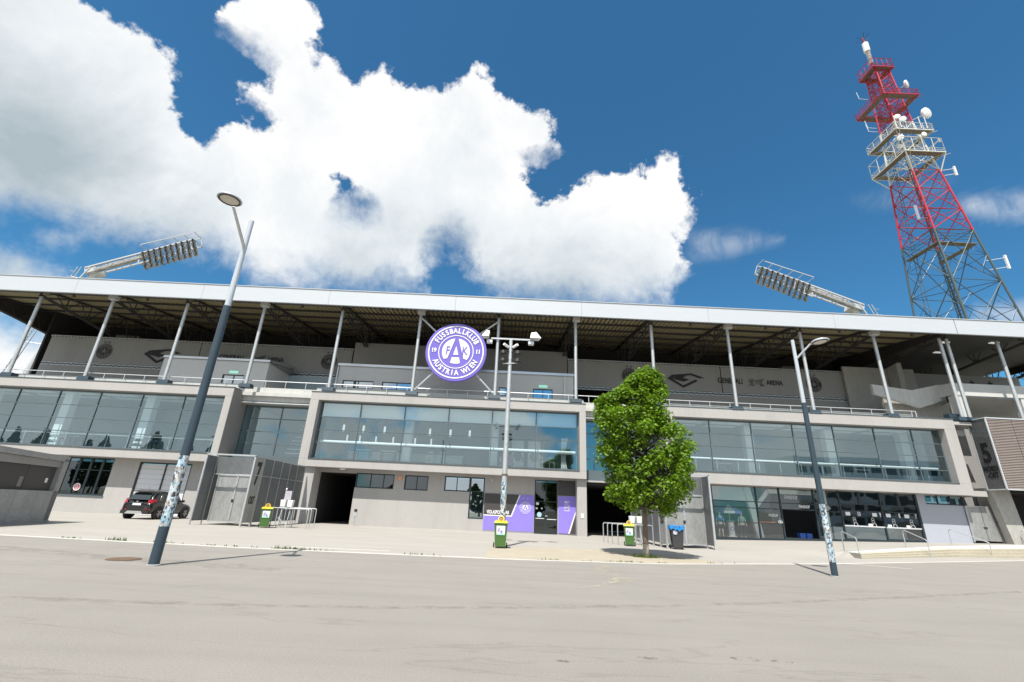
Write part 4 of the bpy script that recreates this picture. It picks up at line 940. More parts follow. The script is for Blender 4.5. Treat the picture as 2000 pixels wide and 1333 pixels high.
side_text('5', 33.66, 6.9, 1.9, X0 - .02, gs, m=black, bold=.06); side_text('NORD', 33.66, 5.85, .5, X0 - .02, gs, m=black, bold=.02); side_text('-OST', 33.62, 5.38, .5, X0 - .02, gs, m=black, bold=.02)
# metal double door at the right
md = thing('metal_double_door', 'grey sheet metal double door beside the blue-grey wall on the right', 'gate', (34.7, 34.95, .78))
MB().box(33.7, 35.8, 34.9, 34.96, 3.2, 3.27).box(33.66, 33.72, 34.88, 34.96, .8, 3.2).box(35.76, 35.82, 34.88, 34.96, .8, 3.2).build('frame', galv, md)
for a, b in ((33.74, 34.72), (34.76, 35.74)): MB().box(a, b, 34.9, 34.95, .92, 3.19).build('door_leaf', sheetmetal, md)
MB().box(34.6, 34.86, 34.86, 34.9, 1.75, 1.85).build('handle', dkframe, md)

# ------------------------------------------------------------------ club crest sign
cs = thing('crest_sign', 'large round violet and white club crest hung between two canopy poles', 'sign', (-4.3, 33.5, 12.8))
crest(cs, -4.3, 12.82, 33.45, 2.33, purple_d, white, thick=.34)
MB().lathe((-4.3, 33.45, 12.82), [(2.335, .03), (2.36, .05), (2.36, .345)], 72, 'y').build('rim', purple, cs)
for a, b in (((-7.3, 34.0, 15.7), (-5.9, 33.8, 14.4)), ((-1.2, 34.0, 15.7), (-2.7, 33.8, 14.4)), ((-7.25, 34.0, 9.8), (-5.9, 33.8, 11.2)), ((-1.3, 34.0, 9.8), (-2.7, 33.8, 11.2))): MB().tube(a, b, .075).build('brace', galv, cs)

# ------------------------------------------------------------------ purple bar signs
ps = thing('bar_sign', 'wide violet and anthracite wall sign with white slash beside the bar door', 'sign', (.35, WY, 1.3))
MB().box(-1.46, 2.12, WY - .05, WY - .002, .12, 2.58).build('board', purple, ps)
MB().prism([(-1.46, 1.14), (.48, 1.14), (1.05, 2.58), (-1.46, 2.58)][::-1], WY - .058, WY - .051).build('dark_field', darkpanel, ps)
MB().prism([(-1.46, 1.07), (.56, 1.07), (1.15, 2.58), (1.07, 2.58), (.5, 1.14), (-1.46, 1.14)][::-1], WY - .066, WY - .052).build('white_slash', white, ps)
text('VIOLASPORTSBAR', 'lettering', white, ps, (-.44, WY - .07, 1.32), .33, xs=.60, ext=.006, bold=.010)
crest(ps, 1.52, 1.72, WY - .06, .44, purple, white, small=True, thick=0)
MB().prism([(1.52 + .44 * math.cos(-i * PI / 20), 1.72 + .44 * math.sin(-i * PI / 20)) for i in range(40)], WY - .059, WY - .051).build('crest_field', purple, ps)
for dx in (-.15, .15): star(1.52 + dx, 2.33, .075, WY - .062, WY - .05).build('star', mat('pale_gold', (.6, .5, .35), .5), ps)
MB().box(-1.46, 2.12, WY - .04, WY - .002, 0, .12).build('plinth', plaster_d, ps)
p2 = thing('door_sign', 'narrow violet wall sign with two white logos right of the bar door', 'sign', (4.5, WY, 1.3))
MB().box(3.92, 5.14, WY - .05, WY - .002, .12, 2.62).build('board', purple, p2)
MB().prism([(4.72, .12), (5.14, .12), (5.14, 1.4)][::-1], WY - .058, WY - .051).build('dark_field', darkpanel, p2)
MB().prism([(4.62, .12), (4.72, .12), (5.14, 1.4), (5.14, 1.62)][::-1], WY - .064, WY - .052).build('white_slash', white, p2)
diamond(4.53, 2.22, WY - .052, .12, p2, white); MB().box(4.33, 4.73, WY - .06, WY - .05, 2.02, 2.05).build('bar', white, p2)
lion(4.5, 1.83, WY - .052, .12, p2, white); MB().box(4.33, 4.73, WY - .06, WY - .05, 1.62, 1.66).build('bar', white, p2)
# round no-entry sticker on left window
ns = thing('window_sticker', 'round red and white sticker on the left ground floor window', 'sticker', (-31.0, WY, 1.75))
disc(-31.0, 1.72, .26, WY + .08, WY + .092, 28).build('disc', white, ns); ring(-31.0, 1.72, .13, .19, WY + .07, WY + .085, 28).build('ring', mat('red_print', (.65, .1, .15), .5), ns)
mb = MB(); mb.bar((-31.1, WY + .075, 1.62), (-30.9, WY + .075, 1.82), .05, .01); mb.bar((-31.1, WY + .075, 1.82), (-30.9, WY + .075, 1.62), .05, .01); mb.build('cross', mat('red_print_b', (.65, .1, .15), .5), ns)

# ------------------------------------------------------------------ entrance gates of sheet metal
def gate(name, label, bx, y0, mirror, num):
    """bx: world x of the lettered side wall; box extends away from it"""
    s = -1 if not mirror else 1
    t = thing(name, label, 'gate', (bx + s * 1.3, y0, 0), 'sheet metal entrance gates'); H_ = 3.78; W_ = 2.75 if not mirror else 2.5
    xo = bx + s * W_; xa, xb = sorted((bx, xo))
    fr = MB()
    fr.bar((xa, y0, 0), (xa, y0, H_), .08); fr.bar((xb, y0, 0), (xb, y0, H_), .08); fr.bar((xa - .04, y0, H_), (xb + .04, y0, H_), .08)
    fr.bar((xa, y0 + 1.0, 0), (xa, y0 + 1.0, H_), .06); fr.bar((xb, y0 + 1.0, 0), (xb, y0 + 1.0, H_), .06); fr.bar((xa, y0 + 1.0, 2.75), (xb, y0 + 1.0, 2.75), .06)
    fr.build('frame', galv, t)
    MB().box(xo - .012, xo + .012, y0 + .05, y0 + 3.4, .22, H_ - .05).build('side_panel', sheet_d, t)
    MB().box(xa + .05, xb - .05, y0 + 1.02, y0 + 1.05, 2.8, H_ - .05).build('top_panel', sheet_d, t)
    for a, b in ((xa + .35 if not mirror else xa + .05, (xa + xb) / 2 + .1), ((xa + xb) / 2 + .14, xb - .05)):
        MB().box(a, b, y0 + 1.0, y0 + 1.04, .2, 2.72).build('door_leaf', sheetmetal, t)
        ff = MB()
        for p, q in (((a, .2), (b, .2)), ((a, 2.7), (b, 2.7)), ((a, .2), (a, 2.7)), ((b, .2), (b, 2.7))): ff.bar((p[0], y0 + .98, p[1]), (q[0], y0 + .98, q[1]), .045)
        ff.build('door_frame', galv, t)
    MB().box((xa + xb) / 2 + .05, (xa + xb) / 2 + .16, y0 + .93, y0 + .97, 1.25, 1.4).build('handle', black, t)
    yy = y0 + .05; k = 0
    for L_ in (1.05, 1.15, 1.15, 1.15, 1.15, 1.2):
        MB().box(bx - .012, bx + .012, yy + .01, yy + L_ - .01, .22, H_ - .04).build('wall_panel', sheet_d if yy > y0 + .5 else sheetmetal, t); fr2 = MB().bar((bx, yy + L_, 0), (bx, yy + L_, H_ - .02), .055).build('post', galv, t); yy += L_
    MB().bar((bx, y0, H_), (bx, yy, H_), .05).bar((bx - s * .03, y0, 2.75), (bx - s * .03, yy, 2.75), .04).build('rail', galv, t)
    sx = bx - s * .02
    def st_(txt, y, z, size, bold): 
        o = text(txt, 'lettering', logo_m, t, (sx, y, z), size, xs=.56, ext=.008, bold=bold); o.rotation_euler = (R(90), 0, R(90) if not mirror else R(-90))
    if num: st_(num, y0 + .60, 2.78, 1.75, .04)
    st_('OST', y0 + .55, 1.38, .56, .012)
    return t
gate('entrance_gate', 'sheet metal entrance gate with the tall black number 7 on its side', -14.3, 26.9, False, '7')
gate('entrance_gate', 'sheet metal entrance gate behind the tree and the black bin', 8.55, 25.7, True, None)

# ------------------------------------------------------------------ concrete kiosk at the left edge
ks = thing('kiosk', 'low raw concrete kiosk with closed dark shutters at the left edge', 'kiosk', (-21.6, 22.5, 0))
ka, kb = Vector((-21.55, 23.5, 0)), Vector((-20.75, 19.6, 0))     # front face runs from far corner to near end
dv = (kb - ka).normalized(); nv_ = Vector((dv.y, -dv.x, 0)); nv_ = nv_ if nv_.x < 0 else -nv_
def kq(u, d, z): p = ka + dv * u + nv_ * d; return (p.x, p.y, z)
def kbox(mb, u0, u1, d0, d1, z0, z1, z0b=None, z1b=None):
    z0b = z0 if z0b is None else z0b; z1b = z1 if z1b is None else z1b
    return mb.hexa([kq(u0, d0, z0), kq(u1, d0, z0b), kq(u1, d1, z0b), kq(u0, d1, z0)], [kq(u0, d0, z1), kq(u1, d0, z1b), kq(u1, d1, z1b), kq(u0, d1, z1)])
mb = MB(); kbox(mb, 0, 6, 0, .28, .12, 1.42); kbox(mb, 0, .34, 0, 3, .12, 2.9); kbox(mb, 0, 6, .0, 3, 2.78, 3.02, 2.88, 3.12); kbox(mb, .34, 6, 2.8, 3.0, .12, 2.8); o = mb.build('concrete_shell', concrete_k, ks)
mb = MB(); kbox(mb, .34, 6, .10, .16, 2.5, 2.78, 2.5, 2.85); mb.build('lintel', plaster_d, ks)
shm = mat('dark_roller_shutter', (.065, .06, .058), .6, var=.05, scale=3)
for a in (.36, 2.1, 3.84): mb = MB(); kbox(mb, a, a + 1.72, .20, .24, 1.42, 2.5); mb.build('shutter', shm, ks)
mb = MB(); kbox(mb, -.02, 6, -.04, .3, 0, .12); mb.build('plinth', concrete_k, ks)
mb = MB(); kbox(mb, .7, .84, .185, .199, 1.78, 1.98); mb.build('sticker', white, ks)
mb = MB(); kbox(mb, 2.2, 2.42, .185, .199, 1.55, 1.98); mb.build('notice', mat('faded_notice', (.22, .2, .2), .7), ks)

# ------------------------------------------------------------------ street lamps
def sticker_mat():
    m = bpy.data.materials.new('weathered_stickers'); m.use_nodes = True; n = m.node_tree; P = n.nodes['Principled BSDF']; P.inputs['Roughness'].default_value = .5
    tc = n.nodes.new('ShaderNodeTexCoord'); last = None
    for sc, thr in ((5.5, .0), (10, .4), (19, .62)):
        mp = n.nodes.new('ShaderNodeMapping'); mp.inputs['Scale'].default_value = (1.6, 1.6, 1.0); mp.inputs['Rotation'].default_value = (.06, .08, sc * .3); n.links.new(tc.outputs['Object'], mp.inputs[0])
        v = n.nodes.new('ShaderNodeTexVoronoi'); v.distance = 'CHEBYCHEV'; v.inputs['Scale'].default_value = sc; n.links.new(mp.outputs[0], v.inputs['Vector'])
        s = n.nodes.new('ShaderNodeSeparateColor'); n.links.new(v.outputs['Color'], s.inputs[0])
        r = n.nodes.new('ShaderNodeValToRGB'); r.color_ramp.interpolation = 'CONSTANT'; e = r.color_ramp.elements
        cols = [(.50, .60, .64), (.26, .42, .52), (.60, .62, .62), (.03, .04, .06), (.40, .54, .62), (.40, .33, .26), (.05, .08, .13), (.56, .6, .62), (.16, .25, .33)]
        e[0].color = (*cols[0], 1); e[1].position = 1 / 9; e[1].color = (*cols[1], 1)
        for i in range(2, 9): x = e.new(i / 9); x.color = (*cols[i], 1)
        n.links.new(s.outputs[0], r.inputs[0])
        if last is None: last = r.outputs[0]
        else:
            g_ = n.nodes.new('ShaderNodeMath'); g_.operation = 'GREATER_THAN'; n.links.new(s.outputs[1], g_.inputs[0]); g_.inputs[1].default_value = thr
            mx = n.nodes.new('ShaderNodeMix'); mx.data_type = 'RGBA'; n.links.new(g_.outputs[0], mx.inputs[0]); n.links.new(last, mx.inputs[6]); n.links.new(r.outputs[0], mx.inputs[7]); last = mx.outputs[2]
    n.links.new(last, P.inputs['Base Color']); return m
stick = sticker_mat()
lensm = mat('lamp_lens', (.52, .50, .42), .3, var=.12, scale=20)
def street_lamp(label, x, y, sc, arm_dir, stk=(.83, 2.44)):
    t = thing('street_lamp', label, 'street lamp', (x, y, 0), 'street lamps along the road')
    rb, rt = .112 * sc, .068 * sc; H_ = 9.27 * sc; zj = 6.48 * sc
    MB().tube((x, y, 0), (x, y, zj), rb, .094 * sc, 28).build('lower_pole', lampblue, t, smooth=False)
    smooth_by_angle(children_of(t)[-1])
    smooth_by_angle(MB().tube((x, y, zj - .02), (x, y, H_), .080 * sc, rt, 24).build('upper_pole', lampsilver, t))
    MB().lathe((x, y, 0), [(rb + .03, .001), (rb + .03, .02), (rb + .005, .03)], 24).build('base_flange', concrete_k, t)
    f = lambda z: rb + (.094 * sc - rb) * z / zj + .003
    smooth_by_angle(MB().tube((x, y, stk[0]), (x, y, stk[1]), f(stk[0]), f(stk[1]), 28, cap=False).build('sticker_band', stick, t))
    d = Vector((arm_dir[0], arm_dir[1], 0)); z0 = 8.35 * sc if arm_dir[2] is None else arm_dir[2]
    p0 = Vector((x, y, z0)); hd = Vector((x, y, arm_dir[3])) + d
    back = d.normalized() * .30
    MB().tube(p0, hd - back * 1.0 - Vector((0, 0, .01)), .045 * sc, .035 * sc, 10).build('arm', galv, t)
    tilt = Matrix.Translation(hd) @ Matrix.Rotation(R(arm_dir[4]), 4, Vector((-d.y, d.x, 0)).normalized() if d.length else 'X')
    h = MB().lathe((0, 0, 0), [(.28, -.0), (.345, .01), (.345, .03), (.32, .06), (.22, .11), (.09, .13), (.02, .135)], 36); S9 = Matrix.Scale(.86, 4); tilt = tilt @ S9; h.xform(tilt)
    smooth_by_angle(h.build('lamp_head', lampsilver, t), 50)
    h = MB().lathe((0, 0, 0), [(.05, -.035), (.18, -.03), (.265, -.004)], 36); h.xform(tilt); hh = h.build('lens', lensm, t)
    h = MB()
    for i in range(36):
        a, b = 2 * PI * i / 36, 2 * PI * (i + 1) / 36; q = lambda r, t_, z: (r * math.cos(t_), r * math.sin(t_), z)
        h.hexa([q(.265, a, -.02), q(.305, a, -.02), q(.305, b, -.02), q(.265, b, -.02)], [q(.265, a, .0), q(.305, a, .0), q(.305, b, .0), q(.265, b, .0)])
    h.xform(tilt); h.build('lens_ring', steel_d, t)
    return t
street_lamp('near dark blue street lamp with silver top and sticker-covered band left of centre', -7.92, 11.62, 1.0, (.32, -1.55, 8.35, 8.86, 0))
street_lamp('farther dark street lamp plastered with stickers in front of the fan shop', 10.6, 15.98, .865, (.65, -.55, 7.25, 7.78, -6), (.42, 2.17))

# ------------------------------------------------------------------ camera mast with floodlights
mt = thing('light_mast', 'slim grey mast with a cross arm of floodlights and cameras in the middle', 'mast', (-.05, 21.5, 0))
smooth_by_angle(MB().tube((-.05, 21.5, 0), (-.05, 21.5, 9.55), .135, .085, 20).build('pole', galv, mt))
smooth_by_angle(MB().tube((-.05, 21.5, .9), (-.05, 21.5, 2.75), .134, .125, 20, cap=False).build('sticker_band', stick, mt))
MB().tube((-.05, 21.5, 2.98), (-.05, 21.5, 3.05), .14, n=20).build('strap', rust, mt)
MB().bar((-1.05, 21.5, 9.60), (1.0, 21.5, 9.60), .07).build('cross_arm', galv, mt)
fglass = mat('floodlight_glass', (.50, .53, .52), .15)
for x, s in ((-1.08, -1), (1.0, 1)):
    h = MB().hexa([(x - .1, 21.2, 9.62), (x + .35 * s + .1 * s, 21.2, 9.62), (x + .35 * s, 21.65, 9.62), (x - .1, 21.65, 9.62)], [(x - .05, 21.25, 9.9), (x + .2 * s, 21.25, 9.95), (x + .2 * s, 21.6, 9.95), (x - .05, 21.6, 9.9)]).build('floodlight', white_cap, mt)
    MB().box(min(x - .06, x + .3 * s), max(x - .06, x + .3 * s), 21.22, 21.6, 9.60, 9.616).build('glass', fglass, h)
    MB().box(x - .18, x + .1, 21.36, 21.6, 9.34, 9.48).build('floodlight', white_cap, mt)
for s in (-1, 1):
    MB().tube((-.05 + .12 * s, 21.38, 9.12), (-.05 + .34 * s, 21.2, 9.22), .07, n=10).build('camera', white, mt)
    for z in (8.86, 8.46):
        MB().lathe((-.05 + .36 * s, 21.4, z), [(.03, .12), (.15, .06), (.18, -.08), (.13, -.12)], 14).build('spotlight', black, mt)
        MB().bar((-.05, 21.45, z + .02), (-.05 + .36 * s, 21.4, z + .1), .04).build('bracket', black, mt)
MB().bar((-.4, 21.4, 8.26), (.3, 21.4, 8.32), .04).build('bracket', galv, mt)

# ------------------------------------------------------------------ bins
green = mat('bin_green', (.065, .15, .035), .45, var=.05, scale=3); yellow = mat('lid_yellow', (.75, .52, .015), .4); paper = mat('white_label', (.75, .76, .77), .5); greyb = mat('bin_dark_grey', (.05, .05, .055), .5)
mint = mat('mint_print', (.35, .68, .55), .5)
def bin_(label, x, y, rz, body_m, lid_m, bag=False, sc=1.0, z=0.014):
    t = thing('wheelie_bin', label, 'bin', (0, 0, 0), 'wheelie bins on the pavement' if not bag else None)
    b = MB().hexa([(-.22, -.24, .06), (.22, -.24, .06), (.22, .26, .06), (-.22, .26, .06)], [(-.28, -.33, .97), (.28, -.33, .97), (.28, .33, .97), (-.28, .33, .97)])
    bevel(b.build('body', body_m, t), .03, 3)
    r = MB().box(-.30, .30, -.35, .35, .93, .99); bevel(r.build('rim', body_m, t), .01, 1)
    if not bag:
        l = MB().hexa([(-.31, -.37, .99), (.31, -.37, .99), (.31, .37, .99), (-.31, .37, .99)], [(-.24, -.28, 1.06), (.24, -.28, 1.06), (.24, .33, 1.08), (-.24, .33, 1.08)]); bevel(l.build('lid', lid_m, t), .02, 2)
        ch = MB().lathe((0, 0, 0), [(.15, -.2), (.125, .06), (.10, .06), (.095, .0)], 20, 'z'); ch.xform(Matrix.Translation((0, -.10, 1.12)) @ Matrix.Rotation(R(66), 4, 'X')); smooth_by_angle(ch.build('chute', lid_m, t))
        ch = MB().lathe((0, 0, 0), [(.098, .03), (.02, .032)], 20, 'z'); ch.xform(Matrix.Translation((0, -.10, 1.12)) @ Matrix.Rotation(R(66), 4, 'X')); ch.build('chute_flap', mat('dark_amber', (.22, .12, .01), .6), t)
        lab = MB().face([(-.175, -.302, .52), (.175, -.302, .52), (.185, -.330, .88), (-.185, -.330, .88)]).build('label', paper, t)
        MB().face([(-.175, -.303, .52), (.175, -.303, .52), (.1765, -.3075, .575), (-.1765, -.3075, .575)]).build('label_stripe', mint, lab)
        for k, (a, b_) in enumerate(((-.1, .70), (.03, .66), (-.07, .76))): disc(a, b_, .045, -.332, -.314, 12).build('print', mat('violet_print', (.45, .38, .6), .5) if k != 1 else purple, lab)
    else:
        bl = mat('blue_bag', (.03, .25, .62), .35, var=.15, scale=12); g_ = MB(); n_ = 40
        pr_ = [(random.Random(i).uniform(.80, .97)) for i in range(n_)]
        def sq(t_, r): c, s_ = math.cos(t_), math.sin(t_); m_ = max(abs(c), abs(s_)); return c / m_ * r, s_ / m_ * r
        for i in range(n_):
            a, b_ = 2*PI*i/n_, 2*PI*(i+1)/n_; j = (i + 1) % n_
            x0, y0 = sq(a, .315 + .02 * math.sin(i * 2.3)); x1, y1 = sq(b_, .315 + .02 * math.sin(j * 2.3)); u0, v0 = sq(a, .26); u1, v1 = sq(b_, .26)
            g_.face([(x0, y0 * 1.15, pr_[i] - .03), (x1, y1 * 1.15, pr_[j] - .03), (x1 * .98, y1 * 1.13, 1.03 + .015 * math.sin(j * 3)), (x0 * .98, y0 * 1.13, 1.03 + .015 * math.sin(i * 3))])
            g_.face([(x0 * .98, y0 * 1.13, 1.03 + .015 * math.sin(i * 3)), (x1 * .98, y1 * 1.13, 1.03 + .015 * math.sin(j * 3)), (u1 * .9, v1 * .9, .9), (u0 * .9, v0 * .9, .9)])
        g_.build('bin_bag', bl, t)
        disc(-.12, .72, .09, -.326, -.29, 24).build('round_label', paper, t); ring(-.12, .72, .05, .07, -.33, -.32, 20).build('label_print', purple_d, t)
    MB().tube((-.30, .26, .10), (-.25, .26, .10), .10, n=16).tube((.25, .26, .10), (.30, .26, .10), .10, n=16).build('wheel', rubber, t)
    MB().bar((-.27, .40, 1.0), (.27, .40, 1.0), .03).bar((-.2, .33, .97), (-.2, .4, 1.0), .03).bar((.2, .33, .97), (.2, .4, 1.0), .03).build('handle', body_m, t)
    t.location = (x, y, z); t.rotation_euler.z = rz; t.scale = (sc, sc, sc); return t
bin_('green wheelie bin with yellow lid in front of the central light mast', -.10, 20.9, R(0), green, yellow)
bin_('green wheelie bin with yellow lid at the corner of the gate numbered 7', -13.2, 27.3, R(24), green, yellow)
bin_('green wheelie bin with yellow lid left of the tree trunk', 6.75, 26.3, R(-14), green, yellow)
bin_('dark grey wheelie bin lined with a blue bag right of the tree', 9.0, 25.5, R(-8), greyb, greyb, True, 1.1)

# ------------------------------------------------------------------ hoops (queue rails)
def hoop(x0, y0, x1, y1, h, label, mids=0):
    t = thing('hoop_rail', label, 'railing', (x0, y0, 0), 'tubular hoop rails by the gates'); r = .028
    d = Vector((x1 - x0, y1 - y0, 0)).normalized() * .07
    MB().path([(x0, y0, 0), (x0, y0, h - .06), (x0 + d.x, y0 + d.y, h), (x1 - d.x, y1 - d.y, h), (x1, y1, h - .06), (x1, y1, 0)], r).build('hoop', galv, t)
    for k in range(mids):
        f_ = (k + 1) / (mids + 1); MB().tube((x0 + (x1 - x0) * f_, y0 + (y1 - y0) * f_, 0), (x0 + (x1 - x0) * f_, y0 + (y1 - y0) * f_, h), r * .9, n=8).build('post', galv, t)
    return t
hoop(-13.7, 27.9, -11.0, 27.6, 1.06, 'front hoop rail right of the bin by the gate numbered 7', 0)
hoop(-13.5, 29.2, -11.4, 29.0, 1.06, 'second hoop rail behind the first by the gate numbered 7', 1)
hoop(-13.2, 30.6, -11.7, 30.5, 1.06, 'rearmost hoop rail by the gate numbered 7', 0)
hoop(6.2, 26.6, 8.2, 26.9, 1.06, 'nearest hoop rail behind the tree trunk', 0)
hoop(6.05, 27.3, 8.1, 27.8, 1.06, 'second hoop rail behind the tree trunk', 0)
hoop(5.95, 28.0, 8.0, 28.6, 1.06, 'third hoop rail behind the tree trunk', 0)
hoop(5.85, 28.7, 7.9, 29.4, 1.06, 'rearmost hoop rail behind the tree trunk', 0)
# folding stands with white boxes
def stand(x, y, label, board):
    t = thing('folding_stand', label, 'stand', (x, y, 0)); f = MB()
    for dx in (-.28, .28):
        f.tube((x + dx, y - .3, 0), (x + dx * .8, y, 1.0), .022, n=8); f.tube((x + dx, y + .3, 0), (x + dx * .8, y, 1.0), .022, n=8)
    f.tube((x - .28, y - .28, .55), (x + .28, y - .2, .15), .018, n=8).tube((x, y, 0), (x, y, 1.9 if board else 1.5), .02, n=8); f.tube((x - .3, y, 1.0), (x + .3, y, 1.0), .022, n=8); f.build('frame', galv, t)
    for s in (-1, 1):
        b = MB().hexa([(x + s*.20 - .13, y - .15, 1.12), (x + s*.20 + .13, y - .15, 1.12), (x + s*.20 + .13, y + .1, 1.12), (x + s*.20 - .13, y + .1, 1.12)], [(x + s*.20 - .155, y - .17, 1.5), (x + s*.20 + .155, y - .17, 1.5), (x + s*.20 + .155, y + .12, 1.5), (x + s*.20 - .155, y + .12, 1.5)]); bevel(b.build('white_box', white, t), .02, 2)
    MB().lathe((x + .12, y - .1, 1.06), [(.10, -.03), (.10, .03)], 14).build('knob', black, t)
    if board:
        b = MB().box(x - .22, x + .16, y - .05, y - .03, 1.52, 2.0); b.build('number_board', mat('lilac_board', (.42, .40, .46), .6, var=.3, scale=25), t)
    return t
stand(-12.6, 29.0 - .7, 'tubular folding stand with two white boxes and a small board by the left hoops', True)
stand(7.45, 27.6, 'tubular folding stand with two white boxes behind the tree trunk', False)
wp = thing('white_pole', 'thin white pole leaning up behind the left green bin', 'pole', (-12.9, 28.4, 0)); MB().tube((-12.95, 28.4, 0), (-12.85, 28.4, 2.1), .018, n=8).build('shaft', white, wp); MB().lathe((-12.85, 28.4, 2.1), [(.04, -.05), (.05, .0), (.03, .06)], 10).build('tip', white, wp)
ip = thing('intercom_post', 'small grey intercom post beside the left dark passage', 'post', (-10.4, 34.3, 0))
MB().tube((-10.4, 34.3, 0), (-10.4, 34.3, .75), .04, n=10).build('post', galv, ip); bevel(MB().box(-10.52, -10.28, 34.2, 34.35, .62, .92).build('box', galv, ip), .01); MB().box(-10.48, -10.3, 34.18, 34.3, .93, 1.1).build('reader', black, ip)
# stair handrails
def handrail(xf, yf, xb, yb, label):
    t = thing('stair_handrail', label, 'handrail', (xf, yf, 0), 'tubular handrails on the steps'); zb = hp(xb); r = .026
    MB().path([(xf, yf, 0), (xf, yf, .88), (xf + (xb - xf) * .1, yf + (yb - yf) * .08, .97), (xb - (xb - xf) * .08, yb - (yb - yf) * .08, .97 + zb), (xb, yb, .88 + zb), (xb, yb, zb)], r, 10).build('rail', galv, t)
    return t
handrail(17.95, 24.9, 18.4, 26.6, 'leftmost handrail where the steps begin')
handrail(24.6, 28.4, 24.6, 30.0, 'second handrail on the steps below the ticket windows')
handrail(31.0, 31.2, 30.4, 33.2, 'third handrail on the steps below the blue-grey wall')
handrail(36.6, 32.6, 36.3, 34.0, 'rightmost handrail on the steps at the picture edge')

# ------------------------------------------------------------------ corner floodlights
alu_l = mat('dull_aluminium', (.52, .54, .56), .5, .3)
def floodlight(label, base, head0, head1, s):
    """mast leans from base to head0, lamp frame runs from head0 to head1"""
    t = thing('stadium_floodlight', label, 'floodlight', base, 'floodlights leaning over the stadium roof')
    b, h0, h1 = Vector(base), Vector(head0), Vector(head1)
    smooth_by_angle(MB().tube(b, h0,   .5, .36, 24).build('mast', alu_l, t))
    ld = MB(); off = Vector((-1.3 * s, -.9, 0)); side = Vector((0, -.5, 0)); ax = (h0 - b)
    for o_ in (off, off + Vector((-.5 * s, 0, 0))): ld.tube(b + o_, h0 + o_ * .8, .05, n=6)
    for k in range(26): 
        q = b + ax * (k / 26); ld.tube(q + off, q + off + Vector((-.5 * s, 0, 0)), .035, n=5)
    for k in range(0, 26, 4): ld.tube(b + ax * (k / 26) + off, b + ax * (k / 26), .04, n=5)
    ld.build('ladder', galv, t)
    d = (h1 - h0); L_ = d.length; dn = d.normalized(); dep = Vector((0, 1, 0))
    up = dn.cross(dep); up = up if up.z > 0 else -up
    def pt(u, w_, v): return h0 + dn * u + up * w_ + dep * v
    fr = MB(); bw = .12
    # walkway truss: two lower rails, two hand rails
    for v in (-.7, .9):
        fr.bar(pt(-.6, .15, v), pt(L_, .15, v), bw * 1.3)
    fr.bar(pt(.2, 1.15, .9), pt(L_ * .46, 1.15, .9), bw); fr.bar(pt(-1.7, -1.5, .9), pt(.2, 1.15, .9), bw); fr.bar(pt(-1.7, -1.5, -.7), pt(0, .1, -.7), bw)
    fr.bar(pt(L_ * .40, .15, .9), pt(L_ * .47, 1.5, .9), bw * 1.5); fr.bar(pt(L_ * .47, 1.5, .9), pt(L_, 1.35, .9), bw * .8)
    fr.bar(pt(L_ * .47, 1.5, -.5), pt(L_ - .2, 1.25, -.5), bw * .6)
    for k in range(6): u = L_ * (.47 + .53 * k / 5); fr.bar(pt(u, .15, .9), pt(u, 1.4, .9), bw * .55); fr.bar(pt(u, 1.38, .9), pt(u, 1.38, -.5), bw * .5)
    for k in range(8): u = L_ * k / 7; fr.bar(pt(u, .15, -.7), pt(u, .15, .9), bw * .8)
    for k in range(3): u = L_ * (.03 + .16 * k); fr.bar(pt(u, 1.15, .9), pt(u + .8, .15, -.7), bw * .8); fr.bar(pt(u, .15, .9), pt(u, 1.15, .9), bw * .6)
    fr.bar(pt(L_ * .44, -1.1, -.6), pt(L_ * .56, -1.15, -.6), bw); fr.bar(pt(L_ * .44, -1.1, -.6), pt(L_ * .46, -.5, -.6), bw)
    fr.build('frame', alu_l, t)
    gb = MB()
    a = [pt(.3, -.62, -.72), pt(L_ * .52, -.5, -.72), pt(L_ * .52, -.14, -.72), pt(.3, -.18, -.72)]; c = [p + dep * .4 for p in a]; gb.hexa([a[0], a[1], c[1], c[0]], [a[3], a[2], c[2], c[3]]); gb.build('gear_box', mat('weathered_aluminium', (.30, .30, .30), .5, .4, var=.35, scale=1.6), t)
    for k in range(9):
        u = .7 + k * (L_ * .48) / 9; a = [pt(u, -.5, -.74), pt(u + .34, -.49, -.74), pt(u + .34, -.24, -.74), pt(u, -.24, -.74)]; MB().face(a).build('gear_panel', concrete_k, t)
    mb = MB().hexa([pt(-.7, -.55, -.7), pt(.5, -.55, -.7), pt(.5, -.55, .8), pt(-.7, -.55, .8)], [pt(-.7, .1, -.7), pt(.5, .1, -.7), pt(.5, .1, .8), pt(-.7, .1, .8)]); mb.build('head_box', alu_l, t)
    # lamps: 10 columns of 5 reflectors
    lampm = MB().lathe((0, 0, 0), [(.05, .30), (.16, .22), (.265, .02), (.28, 0)], 12, 'y'); lampm = lampm.mesh('lamp', mat('reflector_metal', (.27, .28, .29), .35, .6) if 'reflector_metal' not in bpy.data.materials else bpy.data.materials['reflector_metal'])
    brm = MB().box(-.035, .035, -.05, .1, -.30, .30).mesh('lamp_bracket', steel_d)
    for c_ in range(10):
        u = L_ * .50 + c_ * (L_ * .49) / 9
        MB().bar(pt(u, .2, -.6), pt(u + .12, -1.9, -.5), .10).build('lamp_bar', steel_d, t)
        for r_ in range(5):
            p = pt(u + .05, -.15 - r_ * .42, -.75 + .05 * r_)
            o = inst(lampm, 'lamp', t, p, (R(28), R(rnd.uniform(-16, 16)) - .35 * s * 0, R(rnd.uniform(-30, 30)))); 
            inst(brm, 'lamp_bracket', o, p, (R(20), 0, R(rnd.uniform(-40, 40))))
    return t
floodlight('left stadium floodlight leaning to the right over the roof edge', (-51.3, 46.6, 8), (-47.7, 46.6, 25.0), (-37.3, 46.6, 29.1), 1)
